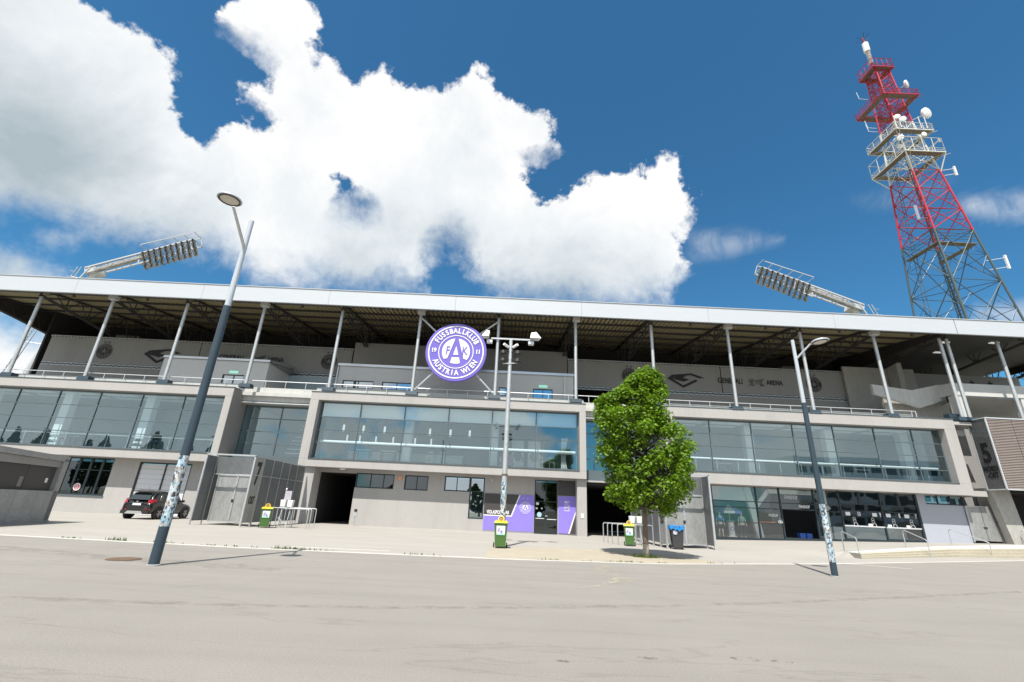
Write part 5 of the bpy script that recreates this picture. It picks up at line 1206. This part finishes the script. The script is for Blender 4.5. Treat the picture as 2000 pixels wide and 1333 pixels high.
floodlight('right stadium floodlight leaning to the left over the roof edge', (44.2, 46.6, 8), (38.7, 46.6, 24.9), (28.4, 46.6, 28.9), -1)

# ------------------------------------------------------------------ lattice transmission tower
tw = thing('lattice_tower', 'tall square lattice radio tower in grey, red and white bands with platforms and dishes', 'radio tower', (66.5, 60, 0))
t_red = mat('tower_red', (.44, .018, .04), .5, var=.06, scale=.3); t_white = mat('tower_white', (.66, .65, .60), .5); t_grey = mat('tower_green_grey', (.085, .11, .11), .5, .3); grate = mat('platform_grating', (.17, .145, .115), .8, var=.2, scale=1.5)
def tc_(z): return 65.7 - .028 * (z - 29)
def hw(z): return max(1.15, 3.9 - .0634 * (z - 28.6))
def cor(z, i):
    h = hw(z); sx = (-1, 1, 1, -1)[i]; sy = (-1, -1, 1, 1)[i]; return Vector((tc_(z) + sx * h, 60 + sy * h, z))
BANDS = [(0, 43.8, t_grey, 5), (43.8, 55.6, t_red, 3), (55.6, 66.2, t_white, 3), (66.2, 79.5, t_red, 7)]
for z0, z1, m_, n_ in BANDS:
    for i in range(4):
        MB().tube(cor(z0, i), cor(z1, i), (.135 if z0 < 50 else .12), n=8).build('leg', m_, tw)
    for i in range(4):
        j = (i + 1) % 4; br = MB(); th_ = .07 if z0 < 55 else .06
        for k in range(n_):
            a, b = z0 + (z1 - z0) * k / n_, z0 + (z1 - z0) * (k + 1) / n_
            A, B, A2, B2 = cor(a, i), cor(a, j), cor(b, i), cor(b, j); mid = (A + B + A2 + B2) / 4; mb_ = (A + B) / 2; mt_ = (A2 + B2) / 2
            br.tube(A, B2, th_, n=5, cap=False).tube(B, A2, th_, n=5, cap=False).tube(A2, B2, th_ * .8, n=5, cap=False)
            for P_, Q_ in ((A, A2), (B, B2)):
                c_ = (P_ + Q_) / 2; br.tube(c_, mid, th_ * .6, n=4, cap=False); 
                br.tube(c_, (P_ + mid) / 2, th_ * .5, n=4, cap=False); br.tube(c_, (Q_ + mid) / 2, th_ * .5, n=4, cap=False)
        tag(br.build('bracing', m_, tw), kind='stuff')
    # horizontal plan bracing
    pb = MB()
    for k in range(1, n_ + 1):
        z = z0 + (z1 - z0) * k / n_; pb.tube(cor(z, 0), cor(z, 2), .05, n=4, cap=False).tube(cor(z, 1), cor(z, 3), .05, n=4, cap=False)
    tag(pb.build('plan_bracing', m_, tw), kind='stuff')
    # cable ladder
    cl = MB(); f0 = lambda z, u: cor(z, 3) * (1 - u) + cor(z, 0) * u
    for u in (.82, .93): cl.tube(f0(z0, u) + Vector((.35, 0, 0)), f0(z1, u) + Vector((.35, 0, 0)), .07, n=5)
    z = z0
    while z < z1: cl.tube(f0(z, .82) + Vector((.35, 0, 0)), f0(z, .93) + Vector((.35, 0, 0)), .04, n=4, cap=False); z += .55
    for u in (.25, .33): cl.tube(f0(z0, u) + Vector((.2, 0, 0)), f0(z1, u) + Vector((.2, 0, 0)), .05, n=5)
    cl.build('cable_ladder', t_grey, tw)
def platform(z, x0, x1, y0, y1, m_, rail=1.15, drop=.0, grid=True):
    f = MB(); xa, xb, ya, yb = x0 + .95, x1 - .95, y0 + .95, y1 - .95
    f.box(x0, x1, y0, ya, z - .06, z).box(x0, x1, yb, y1, z - .06, z).box(x0, xa, ya, yb, z - .06, z).box(xb, x1, ya, yb, z - .06, z)
    F = f.build('platform_floor', grate, tw)
    r = MB(); cs_ = [(x0, y0), (x1, y0), (x1, y1), (x0, y1)]
    for i in range(4):
        (a, b), (c, d) = cs_[i], cs_[(i + 1) % 4]
        r.bar((a, b, z), (c, d, z), .13)
        for h in (.4, .78, rail): r.tube((a, b, z + h), (c, d, z + h), .045 if h < rail else .06, n=5)
        for k in range(5): u = k / 4; p = (a + (c - a) * u, b + (d - b) * u); r.tube((*p, z), (*p, z + rail), .045, n=5, cap=False)
        if drop:
            q0 = cor(z - drop, i); r.tube((a, b, z), q0, .09, n=6)
        r.tube((a, b, z - .1), (2 * tc_(z) - a, 120 - b, z - .1), .05, n=4)
    r.build('platform_railing', m_, tw)
platform(78.8, 62.3, 66.0, 58.3, 61.7, t_red, 2.0)
platform(70.8, 61.0, 67.3, 57.0, 63.0, t_red, 1.2)
platform(63.0, 61.3, 67.6, 57.0, 63.0, t_white, 1.4)
platform(58.0, 61.2, 67.7, 56.5, 63.4, t_white, 2.8, 3.0)
platform(42.0, 62.9, 68.6, 57.0, 63.0, t_grey, 1.6) if False else None
fl = MB().hexa([(62.1, 57, 41.4), (68.2, 57, 41.4), (68.2, 57.9, 41.4), (62.1, 57.9, 41.4)], [(62.1, 57, 41.5), (68.2, 57, 41.5), (68.2, 57.9, 41.5), (62.1, 57.9, 41.5)]).box(62.1, 63.0, 57.9, 62.8, 41.4, 41.5).box(67.4, 68.3, 57.9, 62.8, 41.4, 41.5).build('catwalk', grate, tw)
for z in (42, 42.5, 43): MB().tube((62.1, 56.95, z), (68.6, 56.95, z), .04, n=5).tube((62.1, 56.95, z), (62.1, 62.8, z), .04, n=5).build('catwalk_rail', t_grey, tw)
# top mast
MB().tube((64.0, 60, 79), (63.8, 60, 88.2), .17, .12, 8).build('top_mast', t_red, tw)
MB().lathe((63.85, 60, 84.6), [(.2, 0), (.50, .06), (.50, 2.1), (.2, 2.2)], 16).build('antenna_drum', white, tw)
an = MB()
for k in range(8): an.lathe((63.93, 60, 81.6 + k * .38), [(.34, 0), (.36, .05), (.34, .1)], 12)
an.build('antenna_rings', white_cap, tw)
an = MB(); 
for k in range(6): an.tube((63.8, 60, 87.3 + .05 * k), (63.8 + 1.1 * math.cos(k * 1.05), 60 + 1.1 * math.sin(k * 1.05), 88.4), .04, n=5)
an.build('antenna_spikes', steel_d, tw)
def dish(x, y, z, r, az, el=5, m_=white):
    r *= .84
    d = MB().lathe((0, 0, 0), [(r * .25, .32 * r), (r * .8, .22 * r), (r, .0), (r, -.28 * r), (r * .97, -.30 * r)], 24, 'y')
    d.xform(Matrix.Translation((x, y, z)) @ Matrix.Rotation(R(az), 4, 'Z') @ Matrix.Rotation(R(el), 4, 'X')); smooth_by_angle(d.build('dish', m_, tw), 40)
    MB().tube((x, y + r * .2, z), (tc_(z) + math.copysign(hw(z), x - tc_(z)), 59.5, z - .3), .06, n=6).build('dish_arm', t_white, tw)
dish(66.5, 57.8, 74.0, .85, 30); dish(67.9, 57.6, 67.2, 1.15, 12, 8); dish(62.1, 56.9, 65.4, .5, -25); dish(62.7, 56.7, 64.7, .55, -25); dish(65.0, 56.4, 61.3, .5, 0); dish(62.1, 57.4, 61.4, .55, -50); dish(62.2, 58, 60.2, .45, -60); dish(66.9, 56.2, 60.0, .4, 20, 5, alu)
for x, y, z, h in ((68.7, 57, 53.9, 1.7), (70.7, 56.4, 37.0, 2.2), (61.0, 57.5, 45.6, 2.5)):
    MB().box(x - .13, x + .13, y - .12, y + .12, z, z + h).tube((x, y, z + .3), (tc_(z) + math.copysign(hw(z), x - tc_(z)), 57.5, z + .3), .04, n=5).tube((x, y, z + h - .4), (tc_(z) + math.copysign(hw(z), x - tc_(z)), 57.5, z + h - .4), .04, n=5).build('panel_antenna', white if z > 50 or x > 70 else alu, tw)
for x in (61.5, 62.3, 63.2, 65.6, 66.6): MB().tube((x, 56.9, 63.2), (x, 56.9, 65.6), .06, n=6).build('antenna_pole', t_white, tw)
for z in (72.6, 66.0, 65.2): MB().path([(61.2, 60, z), (59.3, 59.6, z - .4), (59.1, 59.6, z + 1.1)], .05, 5).build('dipole_antenna', white_cap, tw)

# ------------------------------------------------------------------ maple tree
tree = thing('maple_tree', 'young maple tree with a dense bright green crown in front of the right gate', 'tree', (5.68, 19.7, 0))
bark = mat('bark', (.16, .125, .10), .9, var=.25, scale=6, bump=1.0, bscale=18, stretch=(1, 1, .25)); wash = mat('limewashed_bark', (.36, .32, .27), .9, var=.15, scale=8, bump=.8, bscale=20)
TX, TY = 5.68, 19.7
tpts = [(0, 0, 0, .17), (.0, 0, .12, .125), (.01, 0, .5, .112), (.03, .0, 1.2, .10), (.06, .02, 2.0, .092), (.12, .02, 3.2, .075), (.2, 0, 4.4, .055), (.4, .0, 5.6, .035), (.55, 0, 6.8, .018)]
for i, (a, b) in enumerate(zip(tpts, tpts[1:])):
    mb = MB().tube((TX + a[0], TY + a[1], a[2]), (TX + b[0], TY + b[1], b[2]), a[3], b[3], 14, cap=False)
    o = smooth_by_angle(mb.build('trunk', wash if i < 2 else bark, tree), 80)
prof = [(1.80, 4.75, 6.9), (2.1, 4.25, 7.6), (2.6, 4.0, 7.95), (3.1, 4.0, 8.1), (3.7, 3.85, 8.1), (4.2, 3.7, 8.1), (4.6, 3.6, 7.95), (5.0, 3.5, 7.6), (5.3, 3.55, 7.3), (5.7, 3.5, 7.1), (6.1, 3.6, 7.05), (6.35, 3.9, 7.0), (6.7, 4.6, 7.0), (7.1, 5.1, 6.95), (7.5, 5.45, 6.75), (7.65, 5.8, 6.5)]
def pr(z):
    for a, b in zip(prof, prof[1:]):
        if a[0] <= z <= b[0]:
            t = (z - a[0]) / (b[0] - a[0]); return a[1] + (b[1] - a[1]) * t, a[2] + (b[2] - a[2]) * t
    return None
lr = random.Random(3)
lumps = []
while len(lumps) < 380:
    z = lr.uniform(1.8, 7.65); q = pr(z); hwid = (q[1] - q[0]) / 2; cx = (q[0] + q[1]) / 2; a = lr.uniform(0, 2 * PI); k = lr.uniform(.25, 1.0) ** .55
    r_ = lr.uniform(.26, .46)
    lumps.append((cx + math.cos(a) * max(.1, hwid - r_ * .55) * k, TY + math.sin(a) * max(.1, hwid * .9 - r_ * .8) * k, z, r_))
maple = [(0, 0), (.22, -.10), (.55, .05), (.42, .22), (.85, .55), (.50, .55), (.42, .75), (.2, .62), (0, 1.15), (-.2, .62), (-.42, .75), (-.50, .55), (-.85, .55), (-.42, .22), (-.55, .05), (-.22, -.10)]
def leaf(mb, p, n, s):
    """five-lobed maple leaf, slightly folded"""
    n = n.normalized(); t = n.cross(Vector((lr.uniform(-1, 1), lr.uniform(-1, 1), lr.uniform(-.4, .4)))).normalized(); b = n.cross(t)
    dn = Vector((0, 0, -1)); b = (b + dn * .6).normalized(); t = b.cross(n).normalized()
    k = len(mb.v); fold = lr.uniform(.05, .3)
    for x, y in maple: mb.v.append(p + t * (x * s) + b * (y * s) - n * (abs(x) * fold * s))
    mb.f += [(k, k+1, k+2, k+3, k+4, k+5, k+6, k+7, k+8), (k, k+8, k+9, k+10, k+11, k+12, k+13, k+14, k+15)]
lm_ = leafmat('maple_leaf', (.155, .275, .014), .48, .42)
lv = MB()
for cx, cy, cz, r_ in lumps:
    for _ in range(int(640 * r_ * r_)):
        d = Vector((lr.gauss(0, 1), lr.gauss(0, 1), lr.gauss(.25, 1))).normalized(); rr = r_ * lr.uniform(.55, 1.08)
        p = Vector((cx, cy, cz)) + Vector((d.x, d.y, d.z * .8)) * rr
        q = pr(min(7.64, max(1.8, p.z)))
        if p.x < q[0] - .12 or p.x > q[1] + .12: continue
        leaf(lv, p, d * .5 + Vector((0, 0, .75)) + Vector((lr.gauss(0, .3), lr.gauss(0, .3), 0)), lr.uniform(.055, .105))
c_ = lv.build('crown', lm_, tree); c_['kind'] = 'stuff'
bmesh_ = MB()
for cx, cy, cz, r_ in lumps:
    zt = max(1.9, cz - lr.uniform(.5, 1.1)); p0 = Vector((TX + .05 + .08 * (zt - 2), TY, zt)); mid = (p0 + Vector((cx, cy, cz))) / 2 + Vector((0, 0, -.1))
    bmesh_.tube(p0, mid, .02, .013, 5, cap=False).tube(mid, (cx, cy, cz), .013, .006, 5, cap=False)
b_ = bmesh_.build('branches', mat('dark_bark', (.05, .04, .03), .9), tree); b_['kind'] = 'stuff'
gr = MB()
for _ in range(260):
    a = lr.uniform(0, 2*PI); d = lr.uniform(.08, .5); x = TX - .06 + d * math.cos(a) * 1.1; y = TY - .1 + d * math.sin(a) * .7; h = lr.uniform(.05, .2)
    gr.face([(x - .012, y, .02), (x + .012, y, .02), (x + lr.gauss(0, .06), y + lr.gauss(0, .04), h)])
tag(gr.build('grass_tuft', weedm), 'tuft of grass round the foot of the maple trunk', 'grass', kind='stuff')

# ------------------------------------------------------------------ parked car
def build_car():
    t = thing('parked_car', 'black compact SUV parked before the white shutters, seen from behind', 'car', (0, 0, 0))
    paint = mat('black_car_paint', (.008, .009, .011), .18, .0, coat=.6); cglass = mat('car_glass', (.02, .03, .035), .04, spec=.9); clad = mat('dark_cladding', (.018, .018, .02), .6)
    redl = mat('tail_light_red', (.35, .008, .02), .15, coat=1); silver = mat('skid_plate', (.45, .46, .45), .4, .4); alloy = mat('alloy', (.45, .46, .48), .3, .8)
    # x across, y forward, rear bumper at y=0
    ST = [  # y, z0(floor), zb(belt), halfwidth low, half belt
        (.00, .42, .84, .70, .66), (.06, .34, .94, .84, .78), (.25, .30, 1.00, .875, .84), (.7, .28, 1.03, .89, .87), (1.3, .27, 1.01, .885, .875), (2.1, .27, .98, .88, .87), (2.9, .27, .95, .885, .865), (3.3, .28, .93, .885, .85), (3.8, .30, .86, .87, .80), (4.1, .33, .76, .80, .70), (4.26, .40, .62, .62, .55)]
    mb = MB(); rows = []
    for y, z0, zb, w0, w1 in ST:
        zm = (z0 + zb) / 2; prof_ = [(0, z0), (w0 * .86, z0), (w0 * .97, z0 + .07), (w0, zm - .04), (w0 * .995, zm + .12), (w1, zb - .04), (w1 * .93, zb), (0, zb + (.04 if y < 3 else .05))]
        full = [(x, z) for x, z in prof_] + [(-x, z) for x, z in prof_[-2:0:-1]]
        rows.append([Vector((x, y, z)) for x, z in full])
    n_ = len(rows[0]); mb.v = [p for r in rows for p in r]
    for i in range(len(rows) - 1):
        for j in range(n_):
            k = (j + 1) % n_; mb.f.append((i*n_ + j, i*n_ + k, (i+1)*n_ + k, (i+1)*n_ + j))
    mb.f.append(tuple(range(n_))); mb.f.append(tuple((len(rows)-1)*n_ + j for j in reversed(range(n_))))
    b = mb.build('body', paint, t); s = b.modifiers.new('s', 'SUBSURF'); s.levels = 2; s.render_levels = 2; b.data.polygons.foreach_set('use_smooth', [True] * len(b.data.polygons))
    # greenhouse
    G_ = [(.14, .98, .0, .76, .74), (.38, .98, .46, .79, .63), (.62, 1.0, .62, .80, .62), (1.2, 1.0, .655, .81, .63), (2.0, .98, .65, .81, .63), (2.5, .96, .58, .80, .61), (3.05, .94, .16, .77, .70), (3.2, .93, .0, .74, .72)]
    mb = MB(); rows = []
    for y, zb, h, w0, w1 in G_:
        prof_ = [(0, zb - .05), (w0, zb - .05), (w0, zb), (w1 + (w0-w1)*.3, zb + h * .75), (w1 * .93, zb + h * .97), (0, zb + h + .02)]
        full = prof_ + [(-x, z) for x, z in prof_[-2:0:-1]]; rows.append([Vector((x, y, z)) for x, z in full])
    n_ = len(rows[0]); mb.v = [p for r in rows for p in r]
    for i in range(len(rows) - 1):
        for j in range(n_): k = (j + 1) % n_; mb.f.append((i*n_ + j, i*n_ + k, (i+1)*n_ + k, (i+1)*n_ + j))
    mb.f.append(tuple(range(n_))); mb.f.append(tuple((len(rows)-1)*n_ + j for j in reversed(range(n_))))
    b = mb.build('roof', paint, t); s = b.modifiers.new('s', 'SUBSURF'); s.levels = 2; s.render_levels = 2; b.data.polygons.foreach_set('use_smooth', [True] * len(b.data.polygons))
    MB().hexa([(-.60, .10, 1.10), (.60, .10, 1.10), (.60, .2, 1.10), (-.60, .2, 1.10)], [(-.50, .345, 1.50), (.50, .345, 1.50), (.50, .4, 1.50), (-.50, .4, 1.50)]).build('rear_window', cglass, t)
    MB().hexa([(-.54, .18, 1.53), (.54, .18, 1.53), (.50, .5, 1.57), (-.50, .5, 1.57)], [(-.54, .2, 1.56), (.54, .2, 1.56), (.50, .5, 1.62), (-.50, .5, 1.62)]).build('spoiler', paint, t)
    for sx in (-1, 1):
        for y0, y1, z0, z1, y0t, y1t in ((.72, 1.14, 1.06, 1.46, .95, 1.2), (1.2, 1.98, 1.04, 1.50, 1.24, 1.98), (2.04, 2.85, 1.03, 1.50, 2.04, 2.42)):
            a = [(sx*.79, y0, z0), (sx*.79, y1, z0), (sx*.70, y1t, z1), (sx*.70, y0t, z1)]; c = [(x + sx * .03, y, z) for x, y, z in a]
            MB().hexa([a[0], a[1], c[1], c[0]], [a[3], a[2], c[2], c[3]]).build('side_window', cglass, t)
        MB().hexa([(sx*.58, .035, .92), (sx*.80, .10, .90), (sx*.87, .42, 1.02), (sx*.80, .30, 1.02)], [(sx*.60, .055, 1.09), (sx*.74, .12, 1.16), (sx*.83, .42, 1.13), (sx*.74, .3, 1.16)]).build('tail_light', redl, t)
        MB().hexa([(sx*.52, -.012, .52), (sx*.80, .03, .52), (sx*.80, .10, .52), (sx*.52, .06, .52)], [(sx*.52, -.012, .58), (sx*.80, .03, .60), (sx*.80, .10, .60), (sx*.52, .06, .58)]).build('reflector', redl, t)
        for y in (.80, 3.36):
            MB().lathe((sx * .845, y, .36), [(.42, -.06), (.43, .05), (.40, .06)], 24, 'x').build('wheel_arch', clad, t)
            W_ = MB().lathe((sx * .80, y, .345), [(.22, -.115), (.335, -.105), (.345, -.06), (.345, .06), (.335, .105), (.22, .115)], 28, 'x').build('tyre', rubber, t)
            sp_ = MB().lathe((sx * .80, y, .345), [(.225, .10 * sx), (.215, .112 * sx)], 24, 'x').build('rim', black, W_)
            rr_ = MB()
            for k in range(10):
                a = 2 * PI * k / 10 + (.12 if k % 2 else -.12)
                rr_.bar((sx * .92, y + .04 * math.cos(a), .345 + .04 * math.sin(a)), (sx * .915, y + .215 * math.cos(a), .345 + .215 * math.sin(a)), .028)
            rr_.build('spokes', alloy, W_)
        MB().hexa([(sx*.86, 2.72, 1.0), (sx*1.04, 2.72, 1.0), (sx*1.02, 2.86, 1.0), (sx*.86, 2.86, 1.0)], [(sx*.86, 2.72, 1.14), (sx*1.04, 2.72, 1.15), (sx*1.02, 2.84, 1.14), (sx*.86, 2.84, 1.13)]).build('mirror', paint, t)
        MB().box(sx * .875 - .01, sx * .875 + .02, 1.35, 1.55, .84, .87).build('door_handle', alloy, t)
        MB().bar((sx * .60, .7, 1.665), (sx * .60, 2.2, 1.665), .035).build('roof_rail', alloy, t)
    MB().box(-.80, .80, -.02, .2, .30, .50).build('bumper', clad, t)
    MB().prism([(-.52, .30), (.52, .30), (.38, .46), (-.38, .46)][::-1], -.05, .0).build('skid_plate', silver, t)
    pl_ = MB().box(-.26, .26, -.012, .02, .78, .89).build('number_plate', white, t)
    MB().box(-.258, -.22, -.015, -.01, .783, .887).build('blue_band', mat('plate_blue', (.02, .08, .4), .5), pl_)
    MB().box(-.36, .36, -.01, .04, .925, .945).build('chrome_strip', alloy, t); disc(0, .98, .05, .0, .03, 16).build('badge', alloy, t)
    MB().tube((0, .75, 1.66), (0, .62, 1.86), .006, n=5).build('aerial', black, t)
    t.location = (-22.3, 29.7, 0.012); t.rotation_euler.z = R(2); t.scale = (1.02, 1.02, 1.02)
build_car()

# ------------------------------------------------------------------ furniture seen through the glass
stool_w = mat('bleached_wood', (.50, .46, .40), .6); stool_d = mat('dark_stool', (.03, .03, .032), .5); counter_m = mat('counter_white', (.60, .62, .63), .5); pinkm = mat('pink_cushion', (.55, .25, .33), .8)
def make_stool(m_, label, x, y, z, grp):
    t = thing('bar_stool', label, 'stool', (x, y, z), grp)
    MB().box(x - .2, x + .2, y - .2, y + .2, z + .74, z + .79).build('seat', m_, t)
    for sx in (-1, 1):
        for sy in (-1, 1): MB().bar((x + sx*.22, y + sy*.22, z), (x + sx*.17, y + sy*.17, z + .74), .04).build('leg', m_, t)
    MB().bar((x - .2, y + .19, z + .79), (x - .2, y + .22, z + 1.15), .035).bar((x + .2, y + .19, z + .79), (x + .2, y + .22, z + 1.15), .035).bar((x - .2, y + .22, z + 1.1), (x + .2, y + .22, z + 1.1), .035, .16).build('backrest', m_, t)
    MB().bar((x - .2, y - .2, z + .3), (x + .2, y - .2, z + .3), .03).build('footrest', m_, t); return t
zf = 4.32
s0 = make_stool(stool_d, 'dark bar stool behind the glass of the left box, leftmost', -36.6, 35.6, 4.35, 'dark bar stools in the left glass box')
for x, y, lb in ((-35.8, 35.7, 'dark bar stool beside the first white column in the left box'), (-34.0, 35.6, 'dark bar stool right of the first white column in the left box'), (-32.9, 36.0, 'dark bar stool in the middle of the left box'), (-31.6, 35.8, 'dark bar stool left of the second white column'), (-27.0, 35.7, 'dark bar stool right of the second white column'), (-25.8, 36.0, 'dark bar stool near the right end of the left box'), (-23.0, 35.6, 'rightmost dark bar stool in the left box')):
    copy_tree(s0, (x, y, 4.35), label=lb)
s1 = make_stool(stool_w, 'pale wooden bar stool behind the centre glass, leftmost', -5.9, 36.0, zf, 'pale bar stools in the centre glass box')
for x, y, lb in ((-5.0, 36.1, 'pale wooden bar stool beside the first in the centre box'), (2.6, 36.0, 'pale wooden bar stool right of the white cabinets'), (3.5, 36.1, 'rightmost pale wooden bar stool near the white curtain')):
    copy_tree(s1, (x, y, zf), label=lb)
def make_table(x, y, z, label, m_):
    t = thing('high_table', label, 'table', (x, y, z), 'high tables in the glass boxes')
    MB().box(x - .55, x + .55, y - .3, y + .3, z + 1.0, z + 1.05).build('table_top', counter_m, t)
    for sx in (-.5, .5): MB().box(x + sx - .03, x + sx + .03, y - .28, y - .22, z, z + 1.0).box(x + sx - .03, x + sx + .03, y + .22, y + .28, z, z + 1.0).box(x + sx - .03, x + sx + .03, y - .22, y + .22, z, z + .05).build('leg_frame', m_, t)
    return t
t0 = make_table(-11.0, 36.0, zf, 'high table frame at the left of the centre box', steel_d)
copy_tree(t0, (-9.1, 36.1, zf), label='high table frame left of the first white column in the centre box'); copy_tree(t0, (-33.4, 36.6, 4.35), label='high table among the dark stools in the left box'); copy_tree(t0, (16.9, 36.4, 4.6), label='high table at the left of the right box'); copy_tree(t0, (27.6, 36.4, 4.6), label='high table near the right end of the right box')
ct = thing('bar_counter', 'long white bar counter behind the centre glass', 'counter', (-8, 38.5, zf)); MB().box(-12.9, -3.6, 38.3, 39.0, zf, zf + 1.05).build('front', counter_m, ct); MB().box(-13, -3.5, 38.2, 39.1, zf + 1.05, zf + 1.12).build('counter_top', white, ct)
for x, lb in ((.9, 'left of the two tall white cabinets behind the centre glass'), (2.25, 'right of the two tall white cabinets behind the centre glass')):
    c = thing('cabinet', lb, 'cabinet', (x, 38.4, zf), 'tall white cabinets'); MB().box(x - .5, x + .5, 38.3, 38.9, zf, zf + 2.6).build('body', room_w, c); smooth_by_angle(disc(x, zf + 1.35, .36, 38.2, 38.29, 28).build('round_print', mat('grey_print', (.25, .28, .3), .6), c)); MB().box(x + .38, x + .42, 38.24, 38.3, zf + .9, zf + 1.3).build('handle', steel_d, c)
ac = thing('armchair', 'armchair with a pink cushion behind the centre glass', 'armchair', (.1, 35.9, zf)); MB().box(-.5, .6, 35.6, 36.3, zf + .35, zf + .6).build('seat', stool_d, ac); MB().box(-.42, .52, 36.2, 36.35, zf + .6, zf + 1.2).build('backrest', pinkm, ac)
for x in (-.5, .55): MB().box(x, x + .06, 35.6, 36.3, zf, zf + .95).build('arm_frame', galv, ac)
cu = thing('curtain', 'bunched white curtain at the right end of the centre box', 'curtain', (4.3, 35.6, zf)); mb = MB()
for i in range(14):
    a, b = i / 14, (i + 1) / 14; q = lambda u, z: (4.15 + .55 * u * (1 - .35 * math.sin((z - zf) * 1.2)), 35.6 + .07 * math.sin(u * 22), z)
    for k in range(6): mb.face([q(a, zf + .05 + k*.42), q(b, zf + .05 + k*.42), q(b, zf + .05 + (k+1)*.42), q(a, zf + .05 + (k+1)*.42)])
mb.build('fabric', white, cu)
pend_m = emit('lit_lampshade', (.85, .88, .88), .45)
def pendant(x, y, z, L_, r_, lb):
    t = thing('pendant_lamp', lb, 'pendant lamp', (x, y, z), 'white tube pendant lamps in the centre box'); MB().tube((x, y, z), (x, y, z + L_), r_, n=14).build('shade', pend_m, t); MB().tube((x, y, z + L_), (x, y, 8.74), .012, n=5).build('cord', steel_d, t); return t
nm = ['first', 'second', 'third', 'fourth', 'fifth', 'sixth']
for i, x in enumerate((-13.2, -11.6, -9.9, -6.25, -4.6, -3.05)): pendant(x, 37, 6.85, .52, .085, nm[i] + ' white tube lamp from the left in the front row of the centre box')
for i, x in enumerate((-16.0 + 2.1, -12.8, -11.4, -9.9, -8.0, -6.6)): pendant(x, 40.2, 6.5, .5, .07, nm[i] + ' small white tube lamp from the left in the rear row of the centre box')

# ------------------------------------------------------------------ what stands behind the viewer (seen only in the glass)
bl_ = leafmat('dark_tree_leaf', (.045, .075, .02), .2, .6)
def back_tree(x, y, h, w_, label, tall=False):
    t = thing('street_tree', label, 'tree', (x, y, 0), 'trees across the road behind the viewer'); r = random.Random(int(x * 7 + y))
    MB().tube((x, y, 0), (x, y, h * .6), .25, .1, 8).build('trunk', bark, t); mb = MB()
    for _ in range(700):
        z = r.uniform(.16, 1.0); k = math.sin(PI * min(1, (z - .1) / .9) ** (.75 if not tall else .6)) * w_ * (.75 + .25 * noise.noise(Vector((x, z * 6, 1)))); a = r.uniform(0, 2 * PI); d = r.uniform(.4, 1) ** .5
        p = Vector((x + k * d * math.cos(a), y + k * d * math.sin(a), z * h)); s_ = r.uniform(.35, .8); u = Vector((r.gauss(0, 1), r.gauss(0, 1), r.gauss(0, 1))).normalized(); v = u.cross(Vector((r.gauss(0, 1), r.gauss(0, 1), r.gauss(0, 1)))).normalized()
        mb.face([p - u * s_, p - v * s_ * .7, p + u * s_, p + v * s_ * .7])
    c = mb.build('crown', bl_, t); c['kind'] = 'stuff'
br_ = random.Random(11)
for i in range(30):
    x = -150 + i * 6.0 + br_.uniform(-2, 2)
    if -52 < x and i % 2: continue
    back_tree(x, -62 + br_.uniform(-6, 6), br_.uniform(13, 18) if -140 < x < -72 else br_.uniform(5, 9), br_.uniform(2.8, 5.0), ['first','second','third','fourth','fifth','sixth','seventh','eighth','ninth','tenth','eleventh','twelfth','thirteenth','fourteenth','fifteenth','sixteenth','seventeenth','eighteenth','nineteenth','twentieth','twenty-first','twenty-second','twenty-third','twenty-fourth','twenty-fifth','twenty-sixth','twenty-seventh','twenty-eighth','twenty-ninth','thirtieth'][i] + ' dark broad tree from the left in the row behind the viewer')
ob = thing('apartment_block', 'long white apartment block with dark ribbon windows behind the viewer', 'building', (95, -60, 0)); MB().box(80, 170, -75, -60, 0, 19).build('wall', room_w, ob)
wmx = MB().box(-1.5, 1.5, -.05, .05, 0, 1.6).mesh('window', mat('block_window', (.03, .04, .05), .2))
for f_ in range(5):
    MB().box(80, 170, -60.02, -58.8, 3.2 + f_ * 3.5, 3.5 + f_ * 3.5).build('balcony_slab', white, ob)
    for k in range(22): inst(wmx, 'window', ob, (82 + k * 4.0, -59.95, 1.2 + f_ * 3.5))
